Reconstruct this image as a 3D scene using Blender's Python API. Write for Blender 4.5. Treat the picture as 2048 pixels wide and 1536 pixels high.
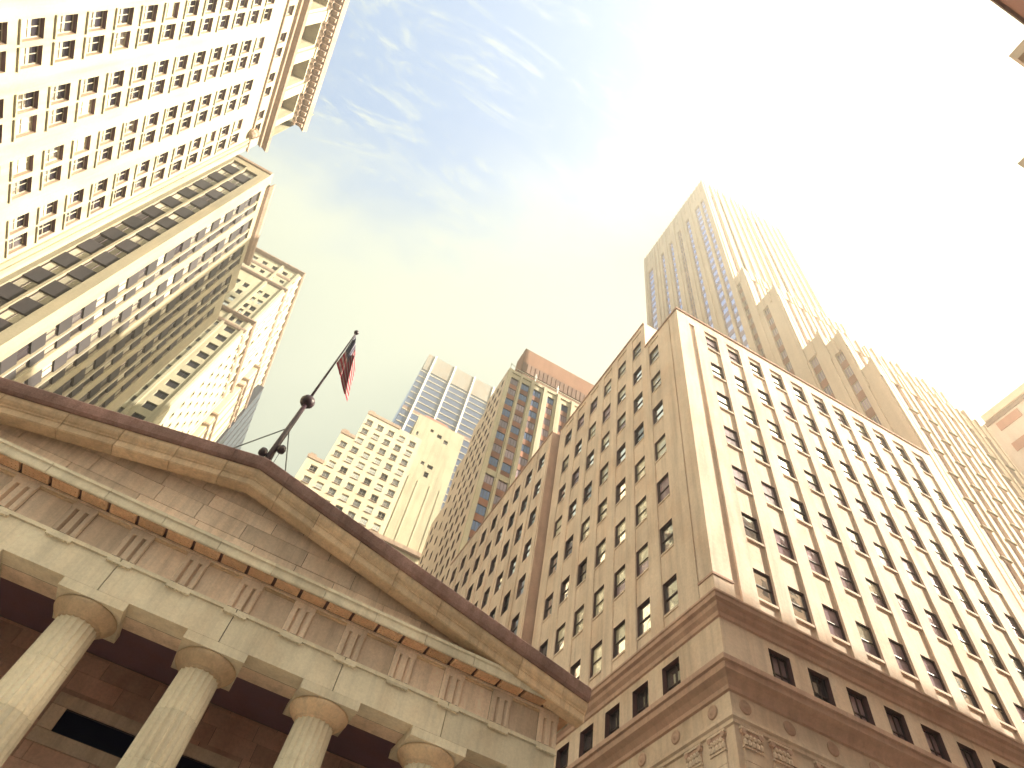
import bpy, math, random
from mathutils import Vector, Matrix
random.seed(7)
for o in list(bpy.data.objects): bpy.data.objects.remove(o)
sc = bpy.context.scene
COL = sc.collection
R = math.radians

# ------------------------------------------------------------------ camera, world, sun
cam_d = bpy.data.cameras.new('camera'); cam = bpy.data.objects.new('camera', cam_d); COL.objects.link(cam)
cam_d.sensor_width = 36.0; cam_d.lens = 36.0*1310.99/2048; cam_d.clip_start = 0.1; cam_d.clip_end = 6000
rx = Vector((0.87164217, -0.46846637, 0.14414984))      # camera right, down and forward axes in the world
dn = Vector((0.46493239, 0.69713823, -0.54574368))
fw = Vector((0.15517019, 0.54271314, 0.82546027))
# rows of the calibration matrix give the camera axes
AX = Vector((0.87164217, 0.46493239, 0.15517019)); AY = Vector((-0.46846637, 0.69713823, 0.54271314)); AZ = Vector((0.14414984, -0.54574368, 0.82546027))
right = Vector((AX[0], AY[0], AZ[0])); down = Vector((AX[1], AY[1], AZ[1])); fwd = Vector((AX[2], AY[2], AZ[2]))
m = Matrix((( right.x, -down.x, -fwd.x), (right.y, -down.y, -fwd.y), (right.z, -down.z, -fwd.z)))
cam.matrix_world = Matrix.Translation((0, 0, 1.7)) @ m.to_4x4()
sc.camera = cam

SUN = Vector((2.6, -1.0, 1.78)).normalized()
sun_d = bpy.data.lights.new('sun', 'SUN'); sun_d.energy = 2.6; sun_d.angle = R(0.6); sun_d.color = (1.0, 0.90, 0.70)
sun = bpy.data.objects.new('sun', sun_d); COL.objects.link(sun); sun.location = SUN*300
sun.rotation_euler = SUN.to_track_quat('Z', 'Y').to_euler()
sc.view_settings.view_transform = 'Standard'; sc.view_settings.look = 'None'
sc.view_settings.gamma = 1.0; sc.view_settings.exposure = 3.6

w = bpy.data.worlds.new('World'); sc.world = w; w.use_nodes = True
N = w.node_tree.nodes; L = w.node_tree.links; N.clear()
def nd(t, **k):
    n = N.new(t)
    for a, b in k.items(): setattr(n, a, b)
    return n
def mth(op, a, b=None, c=None, clamp=False):
    n = nd('ShaderNodeMath', operation=op, use_clamp=clamp)
    for i, v in enumerate((a, b, c)):
        if v is None: continue
        if isinstance(v, (int, float)): n.inputs[i].default_value = v
        else: L.new(v, n.inputs[i])
    return n.outputs[0]
sky = nd('ShaderNodeTexSky', sky_type='NISHITA', sun_disc=False)
sky.sun_elevation = math.asin(SUN.z); sky.sun_rotation = math.atan2(SUN.x, SUN.y); sky.air_density = 1.0; sky.dust_density = 2.0
bg1 = nd('ShaderNodeBackground'); bg1.inputs[1].default_value = 0.03; L.new(sky.outputs[0], bg1.inputs[0])
tc = nd('ShaderNodeTexCoord'); D = tc.outputs['Generated']
def dotv(v):
    n = nd('ShaderNodeVectorMath', operation='DOT_PRODUCT'); L.new(D, n.inputs[0]); n.inputs[1].default_value = Vector(v).normalized(); return n.outputs['Value']
def noise(scale, stretch=(1,1,1), detail=5, rough=0.55, dist=0.0, rot=(0,0,0)):
    mp = nd('ShaderNodeMapping'); mp.inputs['Scale'].default_value = stretch; mp.inputs['Rotation'].default_value = rot
    L.new(D, mp.inputs[0]); t = nd('ShaderNodeTexNoise'); t.inputs['Scale'].default_value = scale; t.inputs['Detail'].default_value = detail
    t.inputs['Roughness'].default_value = rough; t.inputs['Distortion'].default_value = dist; L.new(mp.outputs[0], t.inputs[0]); return t.outputs[0]
def ramp(v, a, b, lo=0.0, hi=1.0):
    n = nd('ShaderNodeMapRange', interpolation_type='SMOOTHSTEP'); n.inputs[1].default_value = a; n.inputs[2].default_value = b
    n.inputs[3].default_value = lo; n.inputs[4].default_value = hi; L.new(v, n.inputs[0]); return n.outputs[0]
SKYC = (-0.17, 0.045, 0.985)                                # the clear gap in the cloud sheet
gap = dotv(SKYC)
streak = noise(3.2, (1.0, 2.6, 1.0), 7, 0.6, 1.3, (0, 0, R(35)))
soft = noise(1.6, (1, 1, 1), 4, 0.5, 0.4)
g2 = mth('ADD', gap, mth('MULTIPLY', mth('SUBTRACT', soft, 0.5), 0.05))
g2 = mth('ADD', g2, mth('MULTIPLY', mth('SUBTRACT', streak, 0.5), 0.07))
clear = ramp(g2, 0.875, 0.965, 0.0, 1.0)                     # 1 = blue shows through
wisp = ramp(noise(5.0, (1.0, 3.6, 1.4), 10, 0.70, 2.2, (0, 0, R(-20))), 0.50, 0.74, 0.0, 0.75)
clear = mth('MULTIPLY', clear, mth('SUBTRACT', 1.0, wisp))
warm = ramp(dotv((0.72, -0.25, 0.64)), 0.55, 1.05)            # cloud sheet yellower and brighter towards the sun's side
mixc = nd('ShaderNodeMix', data_type='RGBA'); mixc.inputs['A'].default_value = (0.092, 0.099, 0.080, 1); mixc.inputs['B'].default_value = (0.078, 0.076, 0.054, 1)
L.new(warm, mixc.inputs['Factor'])
aur = mth('POWER', mth('MAXIMUM', dotv(SUN), 0.0), 7.0)
bg2 = nd('ShaderNodeBackground'); L.new(mixc.outputs['Result'], bg2.inputs[0]); L.new(mth('ADD', mth('MULTIPLY', aur, 1.6), 1.0), bg2.inputs[1])
bg3 = nd('ShaderNodeBackground'); bg3.inputs[0].default_value = (0.006, 0.017, 0.031, 1); bg3.inputs[1].default_value = 1.0
addb = nd('ShaderNodeAddShader'); L.new(bg1.outputs[0], addb.inputs[0]); L.new(bg3.outputs[0], addb.inputs[1])
mx = nd('ShaderNodeMixShader'); L.new(clear, mx.inputs[0]); L.new(bg2.outputs[0], mx.inputs[1]); L.new(addb.outputs[0], mx.inputs[2])
out = nd('ShaderNodeOutputWorld'); L.new(mx.outputs[0], out.inputs[0])

# ------------------------------------------------------------------ materials
def stone(name, col, var=0.10, streaks=0.18, scale=1.0, rough=0.85, bump=0.25, rnd=0.14, tint=None, metallic=0.0):
    mt = bpy.data.materials.new(name); mt.use_nodes = True; t = mt.node_tree; n = t.nodes; l = t.links
    b = n['Principled BSDF']; b.inputs['Roughness'].default_value = rough; b.inputs['Metallic'].default_value = metallic
    b.inputs['Specular IOR Level'].default_value = 0.25
    g = n.new('ShaderNodeNewGeometry')
    def nz(s, st, det=5, ro=0.6):
        mp = n.new('ShaderNodeMapping'); mp.inputs['Scale'].default_value = st; l.new(g.outputs['Position'], mp.inputs[0])
        k = n.new('ShaderNodeTexNoise'); k.inputs['Scale'].default_value = s; k.inputs['Detail'].default_value = det; k.inputs['Roughness'].default_value = ro
        l.new(mp.outputs[0], k.inputs[0]); return k.outputs[0]
    def mr(v, lo, hi, a=0.3, c=0.7):
        k = n.new('ShaderNodeMapRange'); k.inputs[1].default_value = a; k.inputs[2].default_value = c; k.inputs[3].default_value = lo; k.inputs[4].default_value = hi
        l.new(v, k.inputs[0]); return k.outputs[0]
    def ml(a, c):
        k = n.new('ShaderNodeMath'); k.operation = 'MULTIPLY'; l.new(a, k.inputs[0]); l.new(c, k.inputs[1]); return k.outputs[0]
    big = mr(nz(0.35*scale, (1, 1, 1)), 1-var, 1+var)
    fine = mr(nz(9*scale, (1, 1, 1), 6, 0.7), 1-var*0.8, 1+var*0.8)
    st = mr(nz(1.3*scale, (1.6, 1.6, 0.10), 6, 0.65), 1-streaks, 1.0+streaks*0.2, 0.32, 0.55)
    oi = n.new('ShaderNodeObjectInfo'); rd = mr(oi.outputs['Random'], 1-rnd, 1+rnd*0.7, 0, 1)
    v = ml(ml(big, fine), ml(st, rd))
    c1 = n.new('ShaderNodeMix'); c1.data_type = 'RGBA'; c1.inputs['A'].default_value = (*col, 1)
    tc_ = tint or (col[0]*1.05, col[1]*0.80, col[2]*0.62)
    c1.inputs['B'].default_value = (*tc_, 1)
    l.new(mr(nz(0.8*scale, (1, 1, 0.5), 4), 0.0, 0.55, 0.45, 0.75), c1.inputs['Factor'])
    mu = n.new('ShaderNodeVectorMath'); mu.operation = 'SCALE'; l.new(c1.outputs['Result'], mu.inputs[0]); l.new(v, mu.inputs['Scale'])
    l.new(mu.outputs[0], b.inputs['Base Color'])
    if bump:
        bp = n.new('ShaderNodeBump'); bp.inputs['Strength'].default_value = bump; bp.inputs['Distance'].default_value = 0.03
        l.new(nz(7*scale, (1, 1, 1), 8, 0.7), bp.inputs['Height']); l.new(bp.outputs[0], b.inputs['Normal'])
    return mt
def plain(name, col, rough=0.5, metallic=0.0, spec=0.5):
    mt = bpy.data.materials.new(name); mt.use_nodes = True; b = mt.node_tree.nodes['Principled BSDF']
    n = mt.node_tree.nodes; l = mt.node_tree.links
    oi = n.new('ShaderNodeObjectInfo'); k = n.new('ShaderNodeMapRange'); k.inputs[3].default_value = 0.85; k.inputs[4].default_value = 1.12; l.new(oi.outputs['Random'], k.inputs[0])
    mu = n.new('ShaderNodeVectorMath'); mu.operation = 'SCALE'; mu.inputs[0].default_value = col; l.new(k.outputs[0], mu.inputs['Scale']); l.new(mu.outputs[0], b.inputs['Base Color'])
    b.inputs['Roughness'].default_value = rough; b.inputs['Metallic'].default_value = metallic; b.inputs['Specular IOR Level'].default_value = spec
    return mt
def glass(name, col, refl, tint=(0.9, 0.93, 0.95), rough=0.03):
    """window pane seen from outside: dim room or blind behind, mirror-like reflection in front, slightly wavy"""
    mt = bpy.data.materials.new(name); mt.use_nodes = True; t = mt.node_tree; n = t.nodes; l = t.links; n.clear()
    df = n.new('ShaderNodeBsdfDiffuse'); gl = n.new('ShaderNodeBsdfGlossy'); gl.inputs['Roughness'].default_value = rough; gl.inputs['Color'].default_value = (*tint, 1)
    oi = n.new('ShaderNodeObjectInfo'); k = n.new('ShaderNodeMapRange'); k.inputs[3].default_value = 0.55; k.inputs[4].default_value = 1.35; l.new(oi.outputs['Random'], k.inputs[0])
    mu = n.new('ShaderNodeVectorMath'); mu.operation = 'SCALE'; mu.inputs[0].default_value = col; l.new(k.outputs[0], mu.inputs['Scale']); l.new(mu.outputs[0], df.inputs['Color'])
    fr = n.new('ShaderNodeFresnel'); fr.inputs['IOR'].default_value = 1.5
    ad = n.new('ShaderNodeMath'); ad.operation = 'ADD'; ad.use_clamp = True; l.new(fr.outputs[0], ad.inputs[0]); ad.inputs[1].default_value = refl
    g = n.new('ShaderNodeNewGeometry'); nz = n.new('ShaderNodeTexNoise'); nz.inputs['Scale'].default_value = 0.9; nz.inputs['Detail'].default_value = 1; l.new(g.outputs['Position'], nz.inputs[0])
    bp = n.new('ShaderNodeBump'); bp.inputs['Strength'].default_value = 0.25; bp.inputs['Distance'].default_value = 0.05; l.new(nz.outputs[0], bp.inputs['Height']); l.new(bp.outputs[0], gl.inputs['Normal'])
    mx_ = n.new('ShaderNodeMixShader'); l.new(ad.outputs[0], mx_.inputs[0]); l.new(df.outputs[0], mx_.inputs[1]); l.new(gl.outputs[0], mx_.inputs[2])
    o = n.new('ShaderNodeOutputMaterial'); l.new(mx_.outputs[0], o.inputs[0]); return mt

M = {}
M['temple'] = stone('temple_marble', (0.84, 0.68, 0.58), 0.14, 0.20, 1.2, rnd=0.22, bump=0.6, tint=(0.74, 0.54, 0.42))
M['temple_pale'] = stone('architrave_marble', (0.86, 0.78, 0.66), 0.11, 0.14, 1.1, rnd=0.12, bump=0.5, tint=(0.76, 0.62, 0.48))
M['temple_ochre'] = stone('ochre_marble', (0.78, 0.52, 0.36), 0.16, 0.1, 1.5, rnd=0.16, tint=(0.74, 0.38, 0.23))  # warmer, more orange marble colour for the mutules
M['temple_rake'] = stone('raking_cornice_marble', (0.80, 0.61, 0.45), 0.16, 0.18, 1.3, rnd=0.2, bump=0.5, tint=(0.74, 0.50, 0.34))
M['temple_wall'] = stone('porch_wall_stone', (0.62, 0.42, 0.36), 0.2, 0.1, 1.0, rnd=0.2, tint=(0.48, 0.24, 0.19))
M['recess_shade'] = stone('shade_tinted_stone', (0.17, 0.10, 0.11), 0.15, 0.0, 1.0, rnd=0.1, bump=0, tint=(0.14, 0.08, 0.09))  # recess shade painted in as darker stone, for window reveals and cornice soffit
M['joint'] = stone('mortar', (0.09, 0.05, 0.05), 0.1, 0.0, bump=0)
M['gutter'] = stone('weathered_dark_gutter', (0.34, 0.21, 0.20), 0.3, 0.2, 2.0, 0.7, tint=(0.20, 0.10, 0.09))
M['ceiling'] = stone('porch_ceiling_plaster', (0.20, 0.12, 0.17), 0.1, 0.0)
M['limestone'] = stone('buff_limestone', (0.76, 0.63, 0.55), 0.12, 0.20, 0.6, rnd=0.05, tint=(0.66, 0.46, 0.35))
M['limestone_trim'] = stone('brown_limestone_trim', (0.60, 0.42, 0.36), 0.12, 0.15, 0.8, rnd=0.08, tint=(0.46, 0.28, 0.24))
M['white'] = stone('white_glazed_stone', (0.44, 0.41, 0.31), 0.10, 0.20, 0.4, rnd=0.05, tint=(0.58, 0.50, 0.36))
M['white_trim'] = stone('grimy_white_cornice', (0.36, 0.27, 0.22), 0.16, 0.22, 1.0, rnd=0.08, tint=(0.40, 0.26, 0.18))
M['soot'] = stone('soot_brown_stone', (0.24, 0.16, 0.13), 0.2, 0.2, 1.0, tint=(0.20, 0.11, 0.10))
M['tan'] = stone('tan_pier_stone', (0.36, 0.32, 0.24), 0.14, 0.16, 0.4, rnd=0.1, tint=(0.42, 0.33, 0.21))
M['spandrel'] = stone('dark_grey_spandrel', (0.06, 0.055, 0.062), 0.15, 0.1, 0.6, rnd=0.2, tint=(0.07, 0.055, 0.06))
M['cream'] = stone('cream_brick', (0.56, 0.51, 0.40), 0.07, 0.12, 0.35, rnd=0.05, tint=(0.56, 0.44, 0.29))
M['buff'] = stone('pale_buff_brick', (0.72, 0.59, 0.50), 0.07, 0.10, 0.3, rnd=0.05, tint=(0.68, 0.52, 0.42))
M['orange'] = stone('orange_brick', (0.30, 0.17, 0.12), 0.08, 0.1, 0.5, rnd=0.08, tint=(0.28, 0.14, 0.10))
M['redbrown'] = stone('red_brown_brick', (0.38, 0.19, 0.15), 0.1, 0.1, 0.5, rnd=0.1)
M['orange_sp'] = stone('terracotta_spandrel', (0.36, 0.20, 0.16), 0.12, 0.05, 0.8, rnd=0.15, bump=0)
M['roof'] = stone('grey_roofing', (0.16, 0.15, 0.15), 0.15, 0.1, 1.0, rnd=0.1, bump=0)
M['asphalt'] = stone('asphalt', (0.05, 0.05, 0.052), 0.2, 0.0, 1.0, rnd=0)
M['pavement'] = stone('granite_flags', (0.42, 0.38, 0.34), 0.15, 0.0, 1.0, rnd=0.1)
M['frame'] = plain('dark_bronze_frame', (0.07, 0.045, 0.05), 0.5)
M['frame_l'] = plain('painted_cream_frame', (0.50, 0.45, 0.36), 0.5)
M['metal'] = plain('dark_painted_steel', (0.045, 0.022, 0.035), 0.45, 0.0)
M['mullion'] = plain('white_steel_mullion', (0.80, 0.80, 0.80), 0.4)
M['slate'] = plain('dark_slate_glass', (0.035, 0.045, 0.075), 0.25)
M['wire'] = plain('grey_steel_cable', (0.22, 0.24, 0.24), 0.5)
M['g_dark'] = glass('dark_room_glass', (0.025, 0.02, 0.03), 0.0)
M['g_mid'] = glass('grey_glass', (0.10, 0.09, 0.11), 0.16)
M['g_sky'] = glass('sky_reflecting_glass', (0.30, 0.29, 0.28), 0.75, (0.97, 0.97, 0.97))
M['g_blind'] = glass('glass_over_cream_blind', (0.62, 0.58, 0.48), 0.12)
M['g_mauve'] = glass('mauve_tinted_glass', (0.36, 0.27, 0.32), 0.05, (0.75, 0.72, 0.85))
M['g_blue'] = glass('blue_curtain_glass', (0.09, 0.12, 0.22), 0.10, (0.5, 0.6, 0.9))
M['g_navy'] = plain('unlit_navy_glass', (0.008, 0.008, 0.03), 0.6, 0.0, 0.1)

# ------------------------------------------------------------------ object helpers
WPOS = {}
def empty(name, loc, label=None, cat=None, group=None):
    o = bpy.data.objects.new(name, None); COL.objects.link(o); o.location = loc; o.empty_display_size = 0.5; WPOS[o.name] = Vector(loc)
    if label: o['label'] = label
    if cat: o['category'] = cat
    if group: o['group'] = group
    return o
def link(name, me, parent=None, loc=(0, 0, 0), rz=0.0):
    o = bpy.data.objects.new(name, me); COL.objects.link(o); WPOS[o.name] = Vector(loc)
    if parent is not None:
        o.parent = parent; o.location = Vector(loc) - WPOS[parent.name]
    else: o.location = loc
    if rz: o.rotation_euler = (0, 0, rz)
    return o
def tag(o, label=None, cat=None, group=None, kind=None):
    for k, v in (('label', label), ('category', cat), ('group', group), ('kind', kind)):
        if v: o[k] = v
    return o

class MB:
    """mesh builder; faces remember a material index"""
    def __init__(s, mats): s.v = []; s.f = []; s.mi = []; s.mats = mats if isinstance(mats, (list, tuple)) else [mats]; s.smooth = False
    def poly(s, pts, mi=0):
        b = len(s.v); s.v += [tuple(p) for p in pts]; s.f.append(tuple(range(b, b+len(pts)))); s.mi.append(mi)
    def box(s, x0, x1, y0, y1, z0, z1, mi=0):
        if x0 > x1: x0, x1 = x1, x0
        if y0 > y1: y0, y1 = y1, y0
        if z0 > z1: z0, z1 = z1, z0
        b = len(s.v)
        s.v += [(x0,y0,z0),(x1,y0,z0),(x1,y1,z0),(x0,y1,z0),(x0,y0,z1),(x1,y0,z1),(x1,y1,z1),(x0,y1,z1)]
        for q in ((3,2,1,0),(4,5,6,7),(0,1,5,4),(1,2,6,5),(2,3,7,6),(3,0,4,7)): s.f.append(tuple(b+i for i in q)); s.mi.append(mi)
    def fbox(s, F, u0, u1, v0, v1, n0, n1, mi=0):
        p = F.P(u0, v0, n0); q = F.P(u1, v1, n1); s.box(p[0], q[0], p[1], q[1], p[2], q[2], mi)
    def tube(s, a, b, r0, r1=None, seg=8, mi=0, caps=True):
        a = Vector(a); b = Vector(b); r1 = r0 if r1 is None else r1
        d = (b-a).normalized(); u = d.orthogonal().normalized(); w_ = d.cross(u); base = len(s.v)
        for c, r in ((a, r0), (b, r1)):
            for i in range(seg):
                t = 2*math.pi*i/seg; s.v.append(tuple(c + u*math.cos(t)*r + w_*math.sin(t)*r))
        for i in range(seg):
            j = (i+1) % seg; s.f.append((base+i, base+j, base+seg+j, base+seg+i)); s.mi.append(mi)
        if caps:
            s.f.append(tuple(base+i for i in range(seg-1, -1, -1))); s.mi.append(mi); s.f.append(tuple(base+seg+i for i in range(seg))); s.mi.append(mi)
    def lathe(s, c, prof, seg=24, mi=0, rad=None):
        """prof: (r,z) list; rad(angle) optional multiplier"""
        base = len(s.v)
        for r, z in prof:
            for i in range(seg):
                t = 2*math.pi*i/seg; k = rad(t) if rad else 1.0; s.v.append((c[0]+r*k*math.cos(t), c[1]+r*k*math.sin(t), c[2]+z))
        for a in range(len(prof)-1):
            for i in range(seg):
                j = (i+1) % seg; s.f.append((base+a*seg+i, base+a*seg+j, base+(a+1)*seg+j, base+(a+1)*seg+i)); s.mi.append(mi)
        s.f.append(tuple(base+i for i in range(seg-1, -1, -1))); s.mi.append(mi)
        s.f.append(tuple(base+(len(prof)-1)*seg+i for i in range(seg))); s.mi.append(mi)
    def mesh(s, name, smooth=False):
        me = bpy.data.meshes.new(name); me.from_pydata(s.v, [], s.f)
        for mt in s.mats: me.materials.append(mt)
        me.polygons.foreach_set('material_index', s.mi)
        if smooth: me.polygons.foreach_set('use_smooth', [True]*len(s.f))
        me.update(); return me
    def add(s, name, parent=None, smooth=False): return link(name, s.mesh(name, smooth), parent)

class Face:
    """a vertical facade plane; u runs along it, v is height, n is outward"""
    def __init__(s, kind, c): s.kind = kind; s.c = c
    def P(s, u, v, n=0.0):
        if s.kind == 'E': return (s.c+n, u, v)
        if s.kind == 'W': return (s.c-n, u, v)
        if s.kind == 'S': return (u, s.c-n, v)
        if s.kind == 'N': return (u, s.c+n, v)
    def rz(s): return {'E': R(90), 'W': R(-90), 'S': 0.0, 'N': R(180)}[s.kind]

def wall(mb, F, U0, U1, V0, V1, ops, depth, mi=0, mr=None, mh=None):
    """sheet with rectangular openings and their reveals"""
    mr = mi if mr is None else mr; mh = mr if mh is None else mh
    us = sorted({U0, U1, *[round(o[0], 4) for o in ops], *[round(o[1], 4) for o in ops]}); vs = sorted({V0, V1, *[round(o[2], 4) for o in ops], *[round(o[3], 4) for o in ops]})
    S = {}
    for o in ops: S.setdefault((round(o[2], 4), round(o[3], 4)), []).append((round(o[0], 4), round(o[1], 4)))
    for j in range(len(vs)-1):
        v0, v1 = vs[j], vs[j+1]; vm = (v0+v1)/2
        iv = []
        for (a, b), lst in S.items():
            if a < vm < b: iv += lst
        iv = sorted(set(iv)); u = U0
        for a, b in iv + [(U1, U1)]:
            if a > u + 1e-6: mb.poly([F.P(u, v0), F.P(a, v0), F.P(a, v1), F.P(u, v1)], mi)
            u = max(u, b)
    for o in ops:
        a, b, c, d = o[:4]; dd = -depth
        mb.poly([F.P(a, c), F.P(a, c, dd), F.P(a, d, dd), F.P(a, d)], mr); mb.poly([F.P(b, c), F.P(b, c, dd), F.P(b, d, dd), F.P(b, d)], mr)
        mb.poly([F.P(a, c), F.P(b, c), F.P(b, c, dd), F.P(a, c, dd)], mr); mb.poly([F.P(a, d), F.P(b, d), F.P(b, d, dd), F.P(a, d, dd)], mh)

_wc = {}
def win_mesh(w_, h, style, fm, pm):
    """frame in local axes: x across, y into the wall (0 = pane plane, negative = outward), z up, origin bottom centre"""
    k = (round(w_, 2), round(h, 2), style, fm, pm)
    if k in _wc: return _wc[k]
    f = MB(M[fm]); t = 0.07 if w_ < 3 else 0.1; dpt = 0.10
    hw = w_/2
    f.box(-hw, -hw+t, -dpt, 0.02, 0, h); f.box(hw-t, hw, -dpt, 0.02, 0, h); f.box(-hw+t, hw-t, -dpt, 0.02, 0, t); f.box(-hw+t, hw-t, -dpt, 0.02, h-t, h)
    if 'r' in style: f.box(-hw+t, hw-t, -dpt*0.8, 0.02, h*0.5-t/2, h*0.5+t/2)
    if 'm' in style: f.box(-t/2, t/2, -dpt*0.7, 0.02, t, h-t)
    if '3' in style:
        f.box(-w_/6-t/2, -w_/6+t/2, -dpt*0.7, 0.02, t, h-t); f.box(w_/6-t/2, w_/6+t/2, -dpt*0.7, 0.02, t, h-t)
    fme = f.mesh('window_frame')
    p = MB([M[pm], M['g_blind']]); p.poly([(-hw+t, -0.01, t), (hw-t, -0.01, t), (hw-t, -0.01, h-t), (-hw+t, -0.01, h-t)])
    if 'b' in style: p.poly([(-hw+t, -0.025, h*0.45), (hw-t, -0.025, h*0.45), (hw-t, -0.025, h-t), (-hw+t, -0.025, h-t)], 1)
    if 'd' in style: p.mats = p.mats+[M['g_dark']]; p.poly([(-hw+t, -0.03, h*0.66), (hw-t, -0.03, h*0.66), (hw-t, -0.03, h-t), (-hw+t, -0.03, h-t)], 2)  # dark strip painted on the upper glass for the lintel's shade
    pme = p.mesh('window_pane')
    _wc[k] = (fme, pme); return _wc[k]
def window(bld, F, u, v0, w_, h, depth, style='r', fm='frame', pm='g_mid', sill=None, name='window'):
    fme, pme = win_mesh(w_, h, style, fm, pm); loc = F.P(u, v0, -depth)
    o = link(name, fme, bld, loc, F.rz()); p = link('pane', pme, o, loc); p.location = (0, 0, 0)
    return o
_sc = {}
def sill(bld, F, u, v, w_, h=0.16, out=0.18, mat='limestone', inn=0.0):
    k = (round(w_, 2), h, out, mat, inn)
    if k not in _sc:
        b = MB(M[mat]); b.box(-w_/2, w_/2, -out, inn, 0, h); _sc[k] = b.mesh('sill')
    return link('sill', _sc[k], bld, F.P(u, v, 0), F.rz())
def pick(ws):
    r = random.random()*sum(x for _, x in ws)
    for n_, x in ws:
        r -= x
        if r <= 0: return n_
    return ws[-1][0]
def cornice(mb, F, u0, u1, prof, mi=0, endl=True, endr=True):
    """prof: list of (n, v) from bottom wall point to top wall point; ends mitred outwards by n if endl/endr"""
    A = [F.P(u0-(n if endl else 0), v, n) for n, v in prof]; B = [F.P(u1+(n if endr else 0), v, n) for n, v in prof]
    for i in range(len(prof)-1): mb.poly([A[i], B[i], B[i+1], A[i+1]], mi)
    mb.poly(A, mi); mb.poly(B[::-1], mi)

# ------------------------------------------------------------------ ground
g = MB(M['asphalt']); g.poly([(-3000, -3000, 0), (3000, -3000, 0), (3000, 3000, 0), (-3000, 3000, 0)]); tag(g.add('ground'), kind='structure')
g = MB(M['pavement']); g.box(-31, 120, 7, 21.9, 0.0, 0.13); tag(g.add('pavement'), kind='structure')
g = MB(M['pavement']); g.box(-31, 120, -9, -3.4, 0.0, 0.13); tag(g.add('pavement'), kind='structure')

# ================================================================== THE TEMPLE
T = empty('temple', (-3.1, 22, 0), 'tan marble Greek temple front with fluted columns, triglyph frieze and low pediment', 'temple')
TX0, TX1 = -17.9, 11.53                    # frieze ends
SP = 2.04; TRI = [11.12 - SP*k for k in range(15)]
COLX = [10.75] + [11.12-SP*2*k for k in range(1, 7)] + [-17.1]
def blk(x0, x1, y0, y1, z0, z1, name, mat, parent=T, gap=0.016):
    b = MB(M[mat]); b.box(x0+gap, x1-gap, y0, y1, z0+gap*0.5, z1-gap*0.5); return b.add(name, parent)
# backing masses (mortar colour shows in the joints)
b = MB([M['joint'], M['temple'], M['roof']])
b.box(TX0+0.05, TX1-0.05, 22.14, 23.6, 13.43, 16.4, 0)
b.box(TX0+0.05, TX0+1.6, 23.6, 60, 13.43, 16.4, 1); b.box(TX1-1.6, TX1-0.05, 23.6, 60, 13.43, 16.4, 1)
b.add('entablature_core', T)
jx = [TX0] + [c for c in sorted(COLX)[1:-1]] + [TX1]
for i in range(len(jx)-1):
    blk(jx[i], jx[i+1], 22.0, 22.80, 13.40, 14.50, 'architrave_block', 'temple_pale')
    blk(jx[i], jx[i+1], 22.86, 23.65, 13.42, 14.50, 'architrave_block', 'temple')
    blk(jx[i], jx[i+1], 21.93, 22.1, 14.50, 14.64, 'taenia', 'temple_pale')
blk(TX1-0.8, TX1, 23.66, 59.9, 13.40, 14.5, 'architrave_block', 'temple_pale'); blk(TX0, TX0+0.8, 23.66, 59.9, 13.40, 14.5, 'architrave_block', 'temple_pale')
# triglyphs, regulae with guttae, metopes
tri = MB(M['temple']); hw = 0.41; bar = 0.175; z0, z1 = 0.0, 1.0
# three raised shanks with V channels, half channels at the edges
prof = [(-hw, 0.07), (-hw+0.055, 0.0), (-hw+0.20, 0.0), (-hw+0.275, 0.09), (-0.085, 0.0), (0.085, 0.0), (0.135, 0.09), (hw-0.20, 0.0), (hw-0.055, 0.0), (hw, 0.07)]
prof = [(-0.41, 0.06), (-0.36, 0.0), (-0.235, 0.0), (-0.165, 0.15), (-0.095, 0.0), (0.095, 0.0), (0.165, 0.15), (0.235, 0.0), (0.36, 0.0), (0.41, 0.06)]
for i in range(len(prof)-1):
    a, c = prof[i], prof[i+1]; tri.poly([(a[0], a[1], 0), (c[0], c[1], 0), (c[0], c[1], 0.98), (a[0], a[1], 0.98)])
tri.box(-0.41, 0.41, -0.001, 0.12, 0.98, 1.23)
tri.poly([(-0.41, 0.12, 0), (-0.41, 0.06, 0), (-0.41, 0.06, 0.98), (-0.41, 0.12, 0.98)]); tri.poly([(0.41, 0.12, 0), (0.41, 0.06, 0), (0.41, 0.06, 0.98), (0.41, 0.12, 0.98)])
trim = tri.mesh('triglyph')
reg = MB(M['temple_pale']); reg.box(-0.41, 0.41, -0.065, 0.05, 0, 0.09)
for i in range(6): reg.lathe((-0.34+0.136*i, -0.02, -0.03), [(0.035, 0), (0.03, 0.03)], 6)
regm = reg.mesh('regula')
for i, x in enumerate(TRI):
    link('triglyph', trim, T, (x, 21.93, 14.645)); link('regula', regm, T, (x, 21.96, 14.405))
    if i: 
        blk(x+0.41, TRI[i-1]-0.41, 22.07, 22.2, 14.645, 15.80, 'metope', 'temple', gap=0.004)
        blk(x+0.41, TRI[i-1]-0.41, 21.985, 22.2, 15.80, 15.88, 'metope_cap', 'temple_rake', gap=0.004)
b = MB(M['temple']); b.box(TX0-0.02, TX1+0.02, 21.90, 22.2, 15.882, 15.95); b.add('frieze_cap', T)
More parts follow.
